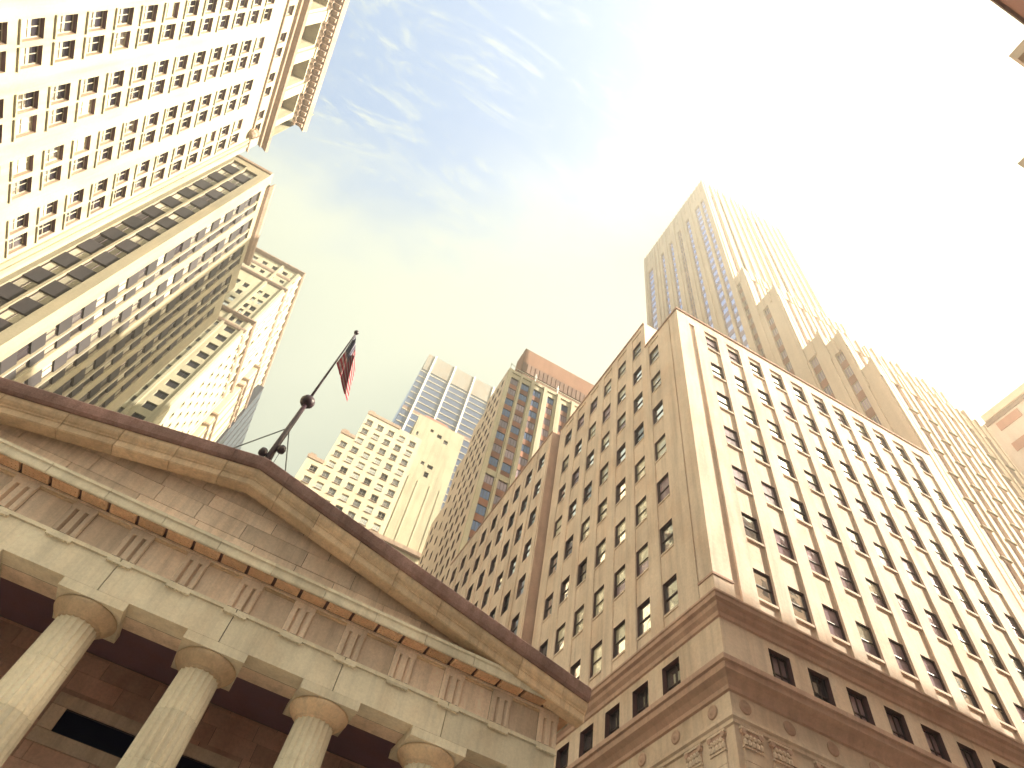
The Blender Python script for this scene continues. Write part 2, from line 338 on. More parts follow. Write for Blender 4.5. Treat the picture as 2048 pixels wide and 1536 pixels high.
# soffit bed, mutules with guttae
b = MB([M['recess_shade']]); b.box(TX0-0.5, TX1+0.5, 21.44, 22.3, 16.085, 16.105); b.add('cornice_soffit', T)  # dark colour paints the shade seen between the mutules
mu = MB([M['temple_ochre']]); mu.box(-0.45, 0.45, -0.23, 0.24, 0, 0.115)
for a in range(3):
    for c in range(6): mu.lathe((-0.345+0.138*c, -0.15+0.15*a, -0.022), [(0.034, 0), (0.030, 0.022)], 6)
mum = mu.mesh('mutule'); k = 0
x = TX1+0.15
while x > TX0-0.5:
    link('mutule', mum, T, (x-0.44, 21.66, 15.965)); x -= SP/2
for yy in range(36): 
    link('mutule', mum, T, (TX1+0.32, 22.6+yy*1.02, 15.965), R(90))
# horizontal cornice blocks
xs = [12.19]; 
while xs[-1] > TX0-0.6: xs.append(xs[0]-0.63-SP*len(xs)+SP if False else (11.52-SP*(len(xs)-1)))
xs[-1] = TX0-0.66
xs = sorted(set(xs))
gp = [(22.3, 16.11), (21.43, 16.11), (21.42, 15.99), (21.36, 15.99), (21.34, 16.03), (21.34, 16.30), (21.29, 16.33), (21.29, 16.44), (22.3, 16.44)]
def prof_block(x0, x1, prof, name, mat, base=lambda x: 0.0, gap=0.01, parent=T):
    b = MB(M[mat]); A = [(x0+gap, y, z+base(x0+gap)) for y, z in prof]; B = [(x1-gap, y, z+base(x1-gap)) for y, z in prof]
    n_ = len(prof)
    for i in range(n_): j = (i+1) % n_; b.poly([A[i], B[i], B[j], A[j]])
    b.poly(A); b.poly(B[::-1]); return b.add(name, parent)
for i in range(len(xs)-1): prof_block(xs[i], xs[i+1], gp, 'cornice_block', 'temple_pale')
b = MB(M['temple_pale']); b.box(TX1+0.02, 12.17, 22.31, 60, 15.99, 16.44); b.box(TX0-0.64, TX0-0.02, 22.31, 60, 15.99, 16.44); b.add('side_cornice', T)
# pediment: coursed tympanum, blocks clipped by the rake
AXX = -3.1; AZB = 19.66
def rake(x): return AZB - (0.212*(AXX-x) if x < AXX else 0.222*(x-AXX))
def clip(poly, f):
    o = []
    for i in range(len(poly)):
        a, c = poly[i], poly[(i+1) % len(poly)]; fa, fc = f(a), f(c)
        if fa >= 0: o.append(a)
        if (fa >= 0) != (fc >= 0):
            t = fa/(fa-fc); o.append((a[0]+(c[0]-a[0])*t, a[1]+(c[1]-a[1])*t))
    return o
courses = [(16.44, 16.62), (16.62, 17.22), (17.22, 17.95), (17.95, 18.56), (18.56, 19.14), (19.14, 19.8)]
rr = random.Random(11)
bk = MB(M['joint']); bk.poly([(TX0, 22.10, 16.4), (TX1, 22.10, 16.4), (TX1, 22.10, 16.6), (AXX, 22.10, 19.7), (TX0, 22.10, 16.6)]); bk.add('tympanum_core', T)
for ci, (a, c) in enumerate(courses):
    x = TX0 + rr.uniform(0.2, 1.0)
    edges = [TX0]
    while x < TX1: edges.append(x); x += rr.uniform(1.55, 2.6) if ci else 3.0
    edges.append(TX1)
    for i in range(len(edges)-1):
        pl = [(edges[i]+0.011, a+0.009), (edges[i+1]-0.011, a+0.009), (edges[i+1]-0.011, c-0.009), (edges[i]+0.011, c-0.009)]
        pl = clip(pl, lambda p: (AZB+0.2 - 0.212*(AXX-p[0])) - p[1]); pl = clip(pl, lambda p: (AZB+0.2 - 0.222*(p[0]-AXX)) - p[1]) if pl else pl
        if len(pl) < 3: continue
        yf = 22.0 + rr.uniform(-0.006, 0.010)
        if ci == 0: yf = 21.9
        b = MB(M['temple']); b.poly([(p[0], yf, p[1]) for p in pl])
        for k_ in range(len(pl)):
            p, q = pl[k_], pl[(k_+1) % len(pl)]; b.poly([(p[0], yf, p[1]), (p[0], 22.12, p[1]), (q[0], 22.12, q[1]), (q[0], yf, q[1])])
        b.add('tympanum_block', T)
# raking cornice
off = lambda x: rake(x) - AZB
rp = [(22.2, 19.46), (22.0, 19.46), (21.97, 19.26), (21.84, 19.16), (21.80, 19.06), (21.25, 19.02), (21.20, 19.06), (21.20, 19.30), (21.15, 19.33), (21.15, 19.38), (21.08, 19.43), (21.02, 19.52), (21.0, 19.62), (21.0, 19.72), (22.2, 19.72)]
gt = [(22.2, 19.73), (20.94, 19.73), (20.86, 19.82), (20.82, 20.02), (20.80, 20.22), (20.86, 20.30), (22.2, 20.34)]
def rakes(prof, name, mat, xs_):
    for i in range(len(xs_)-1):
        prof_block(xs_[i], xs_[i+1], prof, name, mat, off, 0.002 if name == 'gutter' else 0.01)
lx = [AXX]; rx_ = [AXX]; st = [1.15, 1.75, 1.9, 1.8, 2.0, 1.9, 1.85, 1.9, 1.9]
for s_ in st: lx.append(lx[-1]-s_); rx_.append(rx_[-1]+s_)
lx = [v for v in lx if v > TX0-0.7] + [TX0-0.62]; rx_ = [v for v in rx_ if v < 11.6] + [12.25]
prof_left = sorted(lx)[:-1]
# the peak stone is one block bent over the ridge: build as two halves in one mesh
def bent(prof, name, mat):
    b = MB(M[mat]); P3 = []
    for xx in (lx[1]+0.01, AXX, rx_[1]-0.01): P3.append([(xx, y, z+off(xx)) for y, z in prof])
    n_ = len(prof)
    for s_ in (0, 1):
        for i in range(n_): j = (i+1) % n_; b.poly([P3[s_][i], P3[s_+1][i], P3[s_+1][j], P3[s_][j]])
    b.poly(P3[0]); b.poly(P3[2][::-1]); b.add(name, T)
bent(rp, 'raking_cornice_block', 'temple_rake'); bent(gt, 'gutter', 'gutter')
rakes(rp, 'raking_cornice_block', 'temple_rake', sorted(lx[1:])); rakes(rp, 'raking_cornice_block', 'temple_rake', rx_[1:])
rakes(gt, 'gutter', 'gutter', sorted(lx[1:])); rakes(gt, 'gutter', 'gutter', rx_[1:])
b = MB(M['roof'])
for s_, xe in ((0, TX0-0.6), (1, 12.2)):
    b.poly([(AXX, 22.2, 20.33), (xe, 22.2, 20.33+off(xe)), (xe, 60, 20.33+off(xe)), (AXX, 60, 20.33)])
b.poly([(TX0, 60, 4), (TX1, 60, 4), (TX1, 60, 16.9), (AXX, 60, 20.3), (TX0, 60, 16.9)]); b.add('roof', T)
# columns
fl = lambda t: 1.0 - 0.05*abs(math.sin(10*t))**0.8
def drum_mesh(z0, z1, H0=4.25, H1=12.62):
    def rad(z): u = (z-H0)/(H1-H0); return 0.86 - 0.20*u - 0.012*math.sin(math.pi*u)*-1
    b = MB(M['temple_pale']); zs = [z0+0.005, (z0+z1)/2, z1-0.005]
    seg = 160; base = 0
    for z in zs:
        for i in range(seg):
            t = 2*math.pi*i/seg; ph = (20*t/(2*math.pi)) % 1.0; d = 0.10*math.sin(math.pi*ph)**0.7
            r = rad(z)*(1-d); b.v.append((r*math.cos(t), r*math.sin(t), z-z0))
    for a in range(2):
        for i in range(seg): j = (i+1) % seg; b.f.append((a*seg+i, a*seg+j, (a+1)*seg+j, (a+1)*seg+i)); b.mi.append(0)
    b.f.append(tuple(range(seg))); b.mi.append(0); b.f.append(tuple(range(2*seg, 3*seg))); b.mi.append(0)
    return b.mesh('drum')
dz = [4.25, 6.1, 8.15, 9.75, 11.25, 12.62]
dm = [drum_mesh(dz[i], dz[i+1]) for i in range(len(dz)-1)]
e = MB(M['temple_rake']); e.lathe((0, 0, 0), [(0.665, 0), (0.70, 0.02), (0.69, 0.035), (0.725, 0.05), (0.715, 0.068), (0.75, 0.085), (0.86, 0.18), (0.97, 0.29), (1.02, 0.37), (1.03, 0.43), (1.0, 0.475)], 48); em = e.mesh('echinus', True)
ab = MB(M['temple_pale']); ab.box(-1.05, 1.05, -1.05, 1.05, 0, 0.30); abm = ab.mesh('abacus')
fm_ = MB(M['temple_pale']); fm_.lathe((0, 0, 0), [(0.93, 0), (0.93, 0.12), (0.9, 0.25)], 40); fmm = fm_.mesh('shaft_base')
for ci, x in enumerate(COLX):
    c = link('column', fmm, T, (x, 23.05, 4.0))
    def sub(nm, me, z, rz=0.0):
        o = link(nm, me, c, (x, 23.05, z)); o.rotation_euler = (0, 0, rz); return o
    for i, d_ in enumerate(dm): sub('drum', d_, dz[i], 0)
    sub('echinus', em, 12.62); sub('abacus', abm, 13.10)
# porch: ceiling beams, back wall in courses, window
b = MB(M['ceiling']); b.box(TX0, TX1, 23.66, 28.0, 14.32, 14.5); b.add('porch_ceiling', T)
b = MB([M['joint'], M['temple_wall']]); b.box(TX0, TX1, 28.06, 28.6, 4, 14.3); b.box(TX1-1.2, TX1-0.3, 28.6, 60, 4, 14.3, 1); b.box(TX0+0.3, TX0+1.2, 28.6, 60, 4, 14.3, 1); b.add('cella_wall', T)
zc = 8.0; wx0, wx1, wz0, wz1 = -5.32, 1.55, 11.04, 12.74
row = 0
while zc < 14.3:
    h = [0.62, 0.58, 0.66][row % 3]; zt = min(zc+h, 14.3); x = TX0 + (0.9 if row % 2 else 0.0)
    xs2 = [TX0]
    while x < TX1: 
        if x > TX0: xs2.append(x)
        x += 1.85 + rr.uniform(-0.25, 0.25)
    xs2.append(TX1)
    for i in range(len(xs2)-1):
        a, c = xs2[i], xs2[i+1]
        segs = [(a, c)]
        if zt > wz0 and zc < wz1:
            segs = [(a, min(c, wx0))] if a < wx0 else []
            if c > wx1: segs.append((max(a, wx1), c))
        for lo_, hi_ in ((zc, wz0), (wz1, zt)):
            if lo_ < hi_ - 0.05 and zc < hi_ and zt > lo_ and zt > wz0 and zc < wz1:
                p, q = max(a, wx0), min(c, wx1)
                if q-p > 0.05: blk(p, q, 28.0, 28.1, max(zc, lo_), min(zt, hi_), 'wall_block', 'temple_wall', gap=0.008)
        for p, q in segs:
            if q-p > 0.05: blk(p, q, 28.0+rr.uniform(-0.004, 0.006), 28.1, zc, zt, 'wall_block', 'temple_wall', gap=0.008)
    zc = zt; row += 1
for a in ((wx0, wx1, 12.31, wz1), (wx0, wx1, wz0, 11.50)): blk(a[0], a[1], 27.93, 28.15, a[2], a[3], 'window_surround', 'temple')
blk(wx0, wx0+0.55, 27.93, 28.15, 11.505, 12.305, 'window_surround', 'temple'); blk(wx1-0.55, wx1, 27.93, 28.15, 11.505, 12.305, 'window_surround', 'temple')
b = MB(M['g_navy']); b.poly([(wx0+0.5, 28.03, 11.45), (wx1-0.5, 28.03, 11.45), (wx1-0.5, 28.03, 12.35), (wx0+0.5, 28.03, 12.35)])
wn = MB(M['frame']); wn.box(wx0+0.55, wx1-0.55, 27.98, 28.02, 12.27, 12.305); wn.box(wx0+0.55, wx1-0.55, 27.98, 28.02, 11.505, 11.53); wo = wn.add('window', T); b.add('pane', wo)
# podium and the flight of steps
b = MB(M['temple']); b.box(TX0-0.5, TX1+0.5, 21.2, 60, 0, 4.0); b.add('podium', T)
for i in range(22):
    b = MB(M['temple_pale']); z = 4.0-(i+1)*0.175; b.box(TX0+1.5, TX1-1.5, 21.2-(i+1)*0.36, 21.2-i*0.36, 0.13, z+0.175); b.add('step', T)

# flagpole with ball, lamps and stays
FP = empty('flagpole', (-3.37, 22.9, 20.3), 'dark tapering flagpole with a ball collar, side lamps and stay wires, on the temple peak', 'flagpole')
sy = 22.9/22.6; pz = lambda z: (z-1.7)*sy+1.7
b = MB(M['metal']); b.tube((-3.37, 22.9, 20.2), (-3.37, 22.9, 26.6), 0.155, 0.105, 12); b.tube((-3.37, 22.9, 26.6), (-3.37, 22.9, 33.45), 0.07, 0.035, 10); b.add('pole', FP, True)
b = MB(M['metal']); b.lathe((-3.37, 22.9, 26.15), [(0.08, 0), (0.24, 0.06), (0.34, 0.2), (0.36, 0.36), (0.30, 0.52), (0.16, 0.62), (0.07, 0.64)], 16); b.add('collar', FP, True)
b = MB(M['metal']); b.lathe((-3.37, 22.9, 33.42), [(0.03, 0), (0.11, 0.05), (0.15, 0.15), (0.11, 0.25), (0.03, 0.30)], 12); b.add('finial', FP, True)
for sx, zc_ in ((-1, 22.25), (1, 22.85)):
    b = MB(M['metal']); xx = -3.37+sx*0.30
    b.lathe((xx, 22.8, zc_-0.22), [(0.05, 0), (0.17, 0.06), (0.19, 0.2), (0.15, 0.36), (0.04, 0.42)], 12); b.tube((-3.37, 22.85, zc_-0.05), (xx, 22.8, zc_-0.05), 0.03, seg=6)
    b.tube((xx, 22.8, zc_-0.2), (xx+sx*0.1, 22.8, 20.1), 0.014, seg=5); b.add('lamp', FP, True)
for p, q in (((-3.45, 22.9, 24.2), (-5.9, 22.9, 19.85)), ((-3.27, 22.9, 24.1), (-1.72, 22.9, 20.05)), ((-3.37, 23.0, 24.2), (-3.3, 26.2, 20.4))):
    b = MB(M['wire']); b.tube(p, q, 0.03, seg=5); b.add('stay_wire', FP)
# flag: a limp, folded cloth; stripes and canton from its UV map
def flag_mat():
    mt = bpy.data.materials.new('flag_cloth'); mt.use_nodes = True; n = mt.node_tree.nodes; l = mt.node_tree.links; b = n['Principled BSDF']; b.inputs['Roughness'].default_value = 0.9
    uv = n.new('ShaderNodeUVMap'); sp = n.new('ShaderNodeSeparateXYZ'); l.new(uv.outputs[0], sp.inputs[0])
    def mm(op, a, c):
        k = n.new('ShaderNodeMath'); k.operation = op
        for i, v in enumerate((a, c)):
            if isinstance(v, (int, float)): k.inputs[i].default_value = v
            elif v is not None: l.new(v, k.inputs[i])
        return k.outputs[0]
    s = mm('MODULO', mm('FLOOR', mm('MULTIPLY', sp.outputs[1], 13.0), None), 2.0)
    mixs = n.new('ShaderNodeMix'); mixs.data_type = 'RGBA'; mixs.inputs['A'].default_value = (0.25, 0.012, 0.03, 1); mixs.inputs['B'].default_value = (0.36, 0.25, 0.26, 1); l.new(s, mixs.inputs['Factor'])
    can = mm('MULTIPLY', mm('LESS_THAN', sp.outputs[0], 0.4), mm('GREATER_THAN', sp.outputs[1], 6/13))
    # staggered stars
    cx = mm('FRACT', mm('MULTIPLY', sp.outputs[0], 15.0), None); cy = mm('FRACT', mm('MULTIPLY', sp.outputs[1], 9*13/7/1.0), None)
    d = mm('ADD', mm('POWER', mm('SUBTRACT', cx, 0.5), 2.0), mm('POWER', mm('SUBTRACT', cy, 0.5), 2.0)); star = mm('LESS_THAN', d, 0.07)
    mixc_ = n.new('ShaderNodeMix'); mixc_.data_type = 'RGBA'; mixc_.inputs['A'].default_value = (0.02, 0.02, 0.06, 1); mixc_.inputs['B'].default_value = (0.3, 0.28, 0.3, 1); l.new(star, mixc_.inputs['Factor'])
    mf = n.new('ShaderNodeMix'); mf.data_type = 'RGBA'; l.new(can, mf.inputs['Factor']); l.new(mixs.outputs['Result'], mf.inputs['A']); l.new(mixc_.outputs['Result'], mf.inputs['B'])
    l.new(mf.outputs['Result'], b.inputs['Base Color']); return mt
fb = bpy.data.meshes.new('flag'); nu, nv = 36, 26; V = []; UV = []
for j in range(nv+1):
    for i in range(nu+1):
        u = i/nu; v = j/nv
        zt = 33.2 - (1-v)*3.1                      # hoist edge on the halyard
        drop = u*(2.7 + 0.3*v)                   # limp cloth slides down along the pole
        spread = 0.05 + 1.6*u**0.8*(0.6+0.4*(1-v))
        fold = 0.15*math.sin(u*12+v*2.0)*u**0.5 + 0.04*math.sin(u*27+v*5)
        V.append((-3.33 + spread*(0.7+0.3*u) + 0.9*fold*(0.35+u*0.3), 22.82 - 0.22*u + fold, zt - drop))
        UV.append((u, v))
Fc = [(j*(nu+1)+i, j*(nu+1)+i+1, (j+1)*(nu+1)+i+1, (j+1)*(nu+1)+i) for j in range(nv) for i in range(nu)]
fb.from_pydata(V, [], Fc); ul = fb.uv_layers.new(name='UVMap')
for p in fb.polygons:
    p.use_smooth = True
    for li in p.loop_indices: ul.data[li].uv = UV[fb.loops[li].vertex_index]
fb.materials.append(flag_mat())
tag(link('flag', fb), 'limp red, white and blue striped flag hanging in folds from the flagpole', 'flag')

# ================================================================== BUILDING ON THE RIGHT (buff limestone block beside the temple)
B = empty('office_building', (20.4, 22, 0), 'buff limestone office block with sharp corner and deep windows right of the temple', 'building')
FS = Face('S', 22.0); FW = Face('W', 20.4)
RPANE = [('g_sky', 4.5), ('g_mid', 1.2), ('g_blind', 1.6), ('g_dark', 0.5), ('g_mauve', 1.2)]
ZR = [28.95+4.75*k for k in range(8)]
# street front: recessed window strips between piers
mb = MB([M['limestone'], M['limestone_trim']])
strips = [(23.52+2.56*k, 25.0+2.56*k) for k in range(11)]
tops = 60.6
ops = [(21.72, 22.32, 26.3, 59.0)] + [(a, c, 26.3, 59.2) for a, c in strips]
wall(mb, FS, 20.4, 52.2, 26.3, tops, ops, 0.15)
mb.add('front_wall', B)
FS2 = Face('S', 22.15)
mb = MB([M['limestone']]); wall(mb, FS2, 21.6, 22.4, 26.3, 59.3, [], 0.3); mb.add('front_recess', B)
for a, c in strips:
    mb = MB([M['limestone'], M['recess_shade']]); wall(mb, FS2, a, c, 26.3, 59.3, [(a+0.06, c-0.05, z-1.15, z+1.15) for z in ZR[:7]], 0.17, 0, 1); mb.add('front_recess', B)
for a, c in strips:
    for z in ZR[:7]:
        window(B, FS2, (a+c)/2+0.01, z-1.15, c-a-0.12, 2.3, 0.15, pick([('r', 3), ('rb', 1.5)]), 'frame', pick([('g_mid', 0.6), ('g_sky', 6 if z > 47 else 0.4), ('g_mauve', 3)]))
        sill(B, FS2, (a+c)/2, z-1.33, c-a-0.05, 0.17, 0.13, 'limestone')
# side facing the temple
cy = [26.0, 28.8, 31.6, 34.4, 37.2, 40.0, 42.75]
mb = MB([M['limestone']])
def side_ops(cols, rows): return [(c-0.7, c+0.7, z-1.15, z+1.2) for c in cols for z in rows]
reveals = [(c-0.95, c+0.72) for c in cy]
wall(mb, FW, 22.0, 27.2, 26.3, 60.6, [(reveals[0][0], reveals[0][1], 26.3, 60.0), (23.2, 23.35, 26.3, 60.3)], 0.10)
wall(mb, FW, 27.2, 44.9, 26.3, 65.9, [(a, c, 26.3, 65.2) for a, c in reveals[1:]], 0.10)
mb.box(20.4, 52.2, 27.2, 27.201, 60.5, 65.9); mb.box(20.4, 52.2, 44.899, 44.9, 20, 65.9)
mb.poly([(20.4, 22, 60.4), (52.2, 22, 60.4), (52.2, 27.2, 60.4), (20.4, 27.2, 60.4)]); mb.poly([(20.4, 27.2, 65.7), (52.2, 27.2, 65.7), (52.2, 44.9, 65.7), (20.4, 44.9, 65.7)])
mb.poly([(52.2, 22, 0), (52.2, 44.9, 0), (52.2, 44.9, 65.9), (52.2, 22, 60.6)])
mb.poly([(20.4, 22.0, 60.6), (20.4, 22.35, 60.6), (52.2, 22.35, 60.6), (52.2, 22.0, 60.6)])
mb.add('side_wall', B)
mb = MB([M['limestone'], M['recess_shade']]); FW2 = Face('W', 20.5)
for i, (a, c) in enumerate(reveals):
    rows = ZR[:7] if i == 0 else ZR[:8]
    wall(mb, FW2, a, c, 26.3, 60.1 if i == 0 else 65.3, [(cy[i]-0.70, cy[i]+0.7, z-1.15, z+1.2) for z in rows], 0.22, 0, 1)
wall(mb, FW2, 23.1, 23.4, 26.3, 60.4, [], 0.1)
mb.add('side_spandrels', B)
for i, c in enumerate(cy):
    for z in (ZR[:7] if i == 0 else ZR[:8]):
        window(B, FW2, c, z-1.15, 1.38, 2.34, 0.20, pick([('r', 3), ('rb', 2)]), 'frame', pick(RPANE))
        sill(B, FW2, c, z-1.29, 1.4, 0.14, 0.06, 'limestone')
# parapet copings
cp = [(0, 0), (0.12, 0.02), (0.14, 0.16), (0, 0.18)]
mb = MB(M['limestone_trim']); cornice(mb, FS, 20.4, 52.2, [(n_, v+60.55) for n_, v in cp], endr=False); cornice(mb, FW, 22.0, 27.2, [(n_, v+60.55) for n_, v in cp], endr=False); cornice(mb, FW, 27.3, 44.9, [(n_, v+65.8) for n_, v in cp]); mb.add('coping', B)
# main cornice, frieze with windows, second cornice, ornamented zone
c1 = [(0, 24.9), (0.10, 24.95), (0.12, 25.2), (0.30, 25.4), (0.34, 25.62), (0.52, 25.72), (0.55, 25.95), (0.62, 26.0), (0.62, 26.12), (0, 26.3)]
c2 = [(0, 20.75), (0.12, 20.8), (0.14, 21.0), (0.35, 21.25), (0.62, 21.45), (0.66, 21.75), (0.78, 21.8), (0.80, 22.05), (0.1, 22.3), (0, 22.3)]
c3 = [(0, 19.15), (0.10, 19.2), (0.10, 19.36), (0.2, 19.45), (0.2, 19.6), (0, 19.72)]
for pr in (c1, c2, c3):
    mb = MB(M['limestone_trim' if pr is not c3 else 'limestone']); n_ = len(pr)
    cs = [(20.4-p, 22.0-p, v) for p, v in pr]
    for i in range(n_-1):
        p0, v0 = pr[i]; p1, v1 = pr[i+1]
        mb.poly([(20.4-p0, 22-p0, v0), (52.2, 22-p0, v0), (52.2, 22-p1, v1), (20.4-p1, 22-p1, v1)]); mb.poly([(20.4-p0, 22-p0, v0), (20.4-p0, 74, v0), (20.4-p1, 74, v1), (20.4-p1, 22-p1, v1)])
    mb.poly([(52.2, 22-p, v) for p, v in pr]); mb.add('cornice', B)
mb = MB([M['limestone'], M['recess_shade']])
cx2 = [24.15+2.575*k for k in range(11)]
wall(mb, FS, 20.4, 52.2, 22.3, 24.9, [(c-0.7, c+0.7, 22.32, 24.45) for c in cx2], 0.45, 0, 1)
wall(mb, FS, 20.4, 52.2, 0, 20.75, [(c-0.75, c+0.75, 13.8, 18.45) for c in cx2], 0.5, 0, 1)
cy2 = [26.3+2.9*k for k in range(16)]
wall(mb, FW, 22.0, 74, 22.3, 24.9, [(c-0.78, c+0.78, 22.32, 24.45) for c in cy2], 0.45, 0, 1)
wall(mb, FW, 22.0, 74, 0, 20.75, [(c-0.75, c+0.75, 13.8, 18.45) for c in cy2], 0.5, 0, 1)
mb.add('lower_wall', B)
for c in cx2:
    window(B, FS, c, 22.3, 1.4, 2.15, 0.4, 'r3', 'frame', pick([('g_mauve', 2), ('g_mid', 1)])); window(B, FS, c, 13.8, 1.5, 4.65, 0.45, 'rm', 'frame', 'g_dark')
for c in cy2:
    window(B, FW, c, 22.3, 1.56, 2.15, 0.4, 'rm', 'frame', pick([('g_sky', 2), ('g_mid', 1), ('g_dark', 1)])); window(B, FW, c, 13.8, 1.5, 4.65, 0.45, 'rm', 'frame', 'g_dark')
# corner blocks of the belt story and plain pier blocks
for z0_, z1_ in ((26.35, 27.75),):
    b = MB(M['limestone']); b.box(20.4-0.09, 21.7, 21.9, 23.2, z0_, z1_-0.1); b.add('corner_pedestal', B)
    b = MB(M['limestone_trim']); b.box(20.4-0.16, 21.7, 21.84, 23.2, z1_-0.1, z1_+0.05); b.add('pedestal_cap', B)
# rosettes on the frieze
rs = MB(M['limestone_trim']); rs.lathe((0, 0, 0), [(0.34, 0), (0.34, 0.05), (0.27, 0.08), (0.2, 0.04), (0.12, 0.10), (0.03, 0.12)], 14); rme = rs.mesh('rosette', True)
for u in [21.2+2.575*k for k in range(12)]:
    o = link('rosette', rme, B, FS.P(u, 20.25, 0.0)); o.rotation_euler = (R(90), 0, 0)
for u in [23.3+2.9*k for k in range(10)]:
    o = link('rosette', rme, B, FW.P(u, 20.25, 0.0)); o.rotation_euler = (R(90), 0, R(-90))
# pilasters with leafy capitals under the frieze, shafts coursed in blocks
capm = MB([M['limestone'], M['limestone_trim']])
capm.box(-0.62, 0.62, -0.16, 0.02, 0.82, 0.92); capm.box(-0.50, 0.50, -0.10, 0.02, 0.10, 0.82, 1); capm.box(-0.56, 0.56, -0.14, 0.02, 0.0, 0.09)
for i in range(5):
    x = -0.44+0.22*i; capm.lathe((x, -0.12, 0.12), [(0.09, 0), (0.11, 0.16), (0.05, 0.27), (0.10, 0.33), (0.02, 0.36)], 7)
for i in range(4):
    x = -0.33+0.22*i; capm.lathe((x, -0.13, 0.42), [(0.07, 0), (0.10, 0.12), (0.03, 0.22)], 7)
for sx in (-1, 1): capm.tube((sx*0.47, -0.18, 0.72), (sx*0.47, 0.0, 0.72), 0.13, seg=10, mi=1)
capme = capm.mesh('capital')
shaft_b = {}
for F_, us in ((FS, [21.25]+[22.87+2.575*k for k in range(12)]), (FW, [23.15]+[24.85+2.9*k for k in range(8)])):
    for u in us:
        o = link('capital', capme, B, F_.P(u, 18.2, 0.0), F_.rz())
        z = 12.0
        while z < 18.1:
            if 'b' not in shaft_b:
                q = MB(M['limestone']); q.box(-0.5, 0.5, -0.08, 0.02, 0.01, 0.55); shaft_b['b'] = q.mesh('pilaster_block')
            if z > 14.5: link('pilaster_block', shaft_b['b'], B, F_.P(u, z, 0.0), F_.rz())
            z += 0.565
# rear wing, a separate narrow block
W = empty('office_wing', (19.5, 45.2, 0), 'buff limestone rear wing behind a dark slot, with slim windows stepping down behind the pediment', 'building')
FWw = Face('W', 19.5); cw = [47.2+3.13*k for k in range(9)]; zw = [61.5-4.6*k for k in range(9)]
mb = MB([M['limestone'], M['limestone_trim'], M['recess_shade']])
wall(mb, FWw, 45.2, 75, 10, 65.4, [(c-0.75, c+0.75, z-1.2, z+1.2) for c in cw for z in zw], 0.24, 0, 2)
wall(mb, Face('S', 45.2), 19.5, 22.0, 10, 65.4, [], 0.1, 1)
mb.poly([(19.5, 45.2, 65.4), (45, 45.2, 65.4), (45, 75, 65.4), (19.5, 75, 65.4)]); mb.poly([(19.5, 75, 0), (45, 75, 0), (45, 75, 65.4), (19.5, 75, 65.4)]); mb.add('wall', W)
for i in range(9):
    b = MB(M['limestone']); u = 45.7+3.13*i; b.fbox(FWw, u-0.35, u+0.35, 26.4, 64.8, 0, 0.12); b.add('pier', W)
for c in cw:
    for z in zw: window(W, FWw, c, z-1.2, 1.5, 2.4, 0.22, 'r', 'frame', pick([('g_sky', 2), ('g_mid', 2), ('g_dark', 1)]))
mb = MB(M['limestone_trim']); cornice(mb, FWw, 45.2, 75, [(n_, v+65.3) for n_, v in cp]); mb.add('coping', W)

# ================================================================== TALL SETBACK TOWER
TW = empty('skyscraper', (53.5, 22.6, 0), 'tallest pale skyscraper with stepped setbacks and mauve window strips rising behind the right-hand block', 'building')
C = 53.5
XR = 73.4                                        # east edge of the base on the street front
def zc(k): return k*C+1.7
tiers = [ # y0, y1, top z, x east edge, strips (centre,width) on the west face
    (22.6, 25.3, zc(1.515), XR, []),
    (25.3, 30.6, zc(1.69), XR, [(26.0, 1.5)]),
    (30.6, 38.4, zc(2.20), 66.0, []),
    (38.4, 41.6, zc(2.62), 64.0, []),
    (41.6, 70.0, zc(3.97), 58.0, []) ]
tiers = [
    (22.6, 24.6, zc(1.50), XR, []),
    (24.6, 27.4, zc(1.70), XR, [(25.7, 1.25)]),
    (27.4, 31.0, zc(1.775), 72.0, [(29.1, 1.35)]),
    (31.0, 36.0, zc(2.225), 70.0, [(34.1, 1.35)]),
    (36.0, 38.9, zc(2.56), 69.0, [(38.1, 1.2)]),
    (38.9, 69.2, zc(3.95), 84.0, [(41.9, 2.3), (44.2, 2.0), (48.0, 1.5), (52.0, 1.5), (56.2, 1.5), (60.4, 1.5), (66.6, 2.6)]) ]
pair = {0: [], 1: [], 2: [], 3: [], 4: []}
strips_w = {1: [(26.1, 1.25)], 2: [(30.0, 1.35)], 3: [(34.3, 1.3)], 4: [(38.2, 1.2)], 5: [(41.0, 1.5), (43.4, 2.0), (48.0, 1.5), (52.0, 1.5), (56.2, 1.5), (60.5, 1.5), (66.8, 2.6)]}
nst = 0; spmb = MB(M['orange_sp']); smallw = MB([M['g_mauve'], M['orange_sp'], M['tan']])
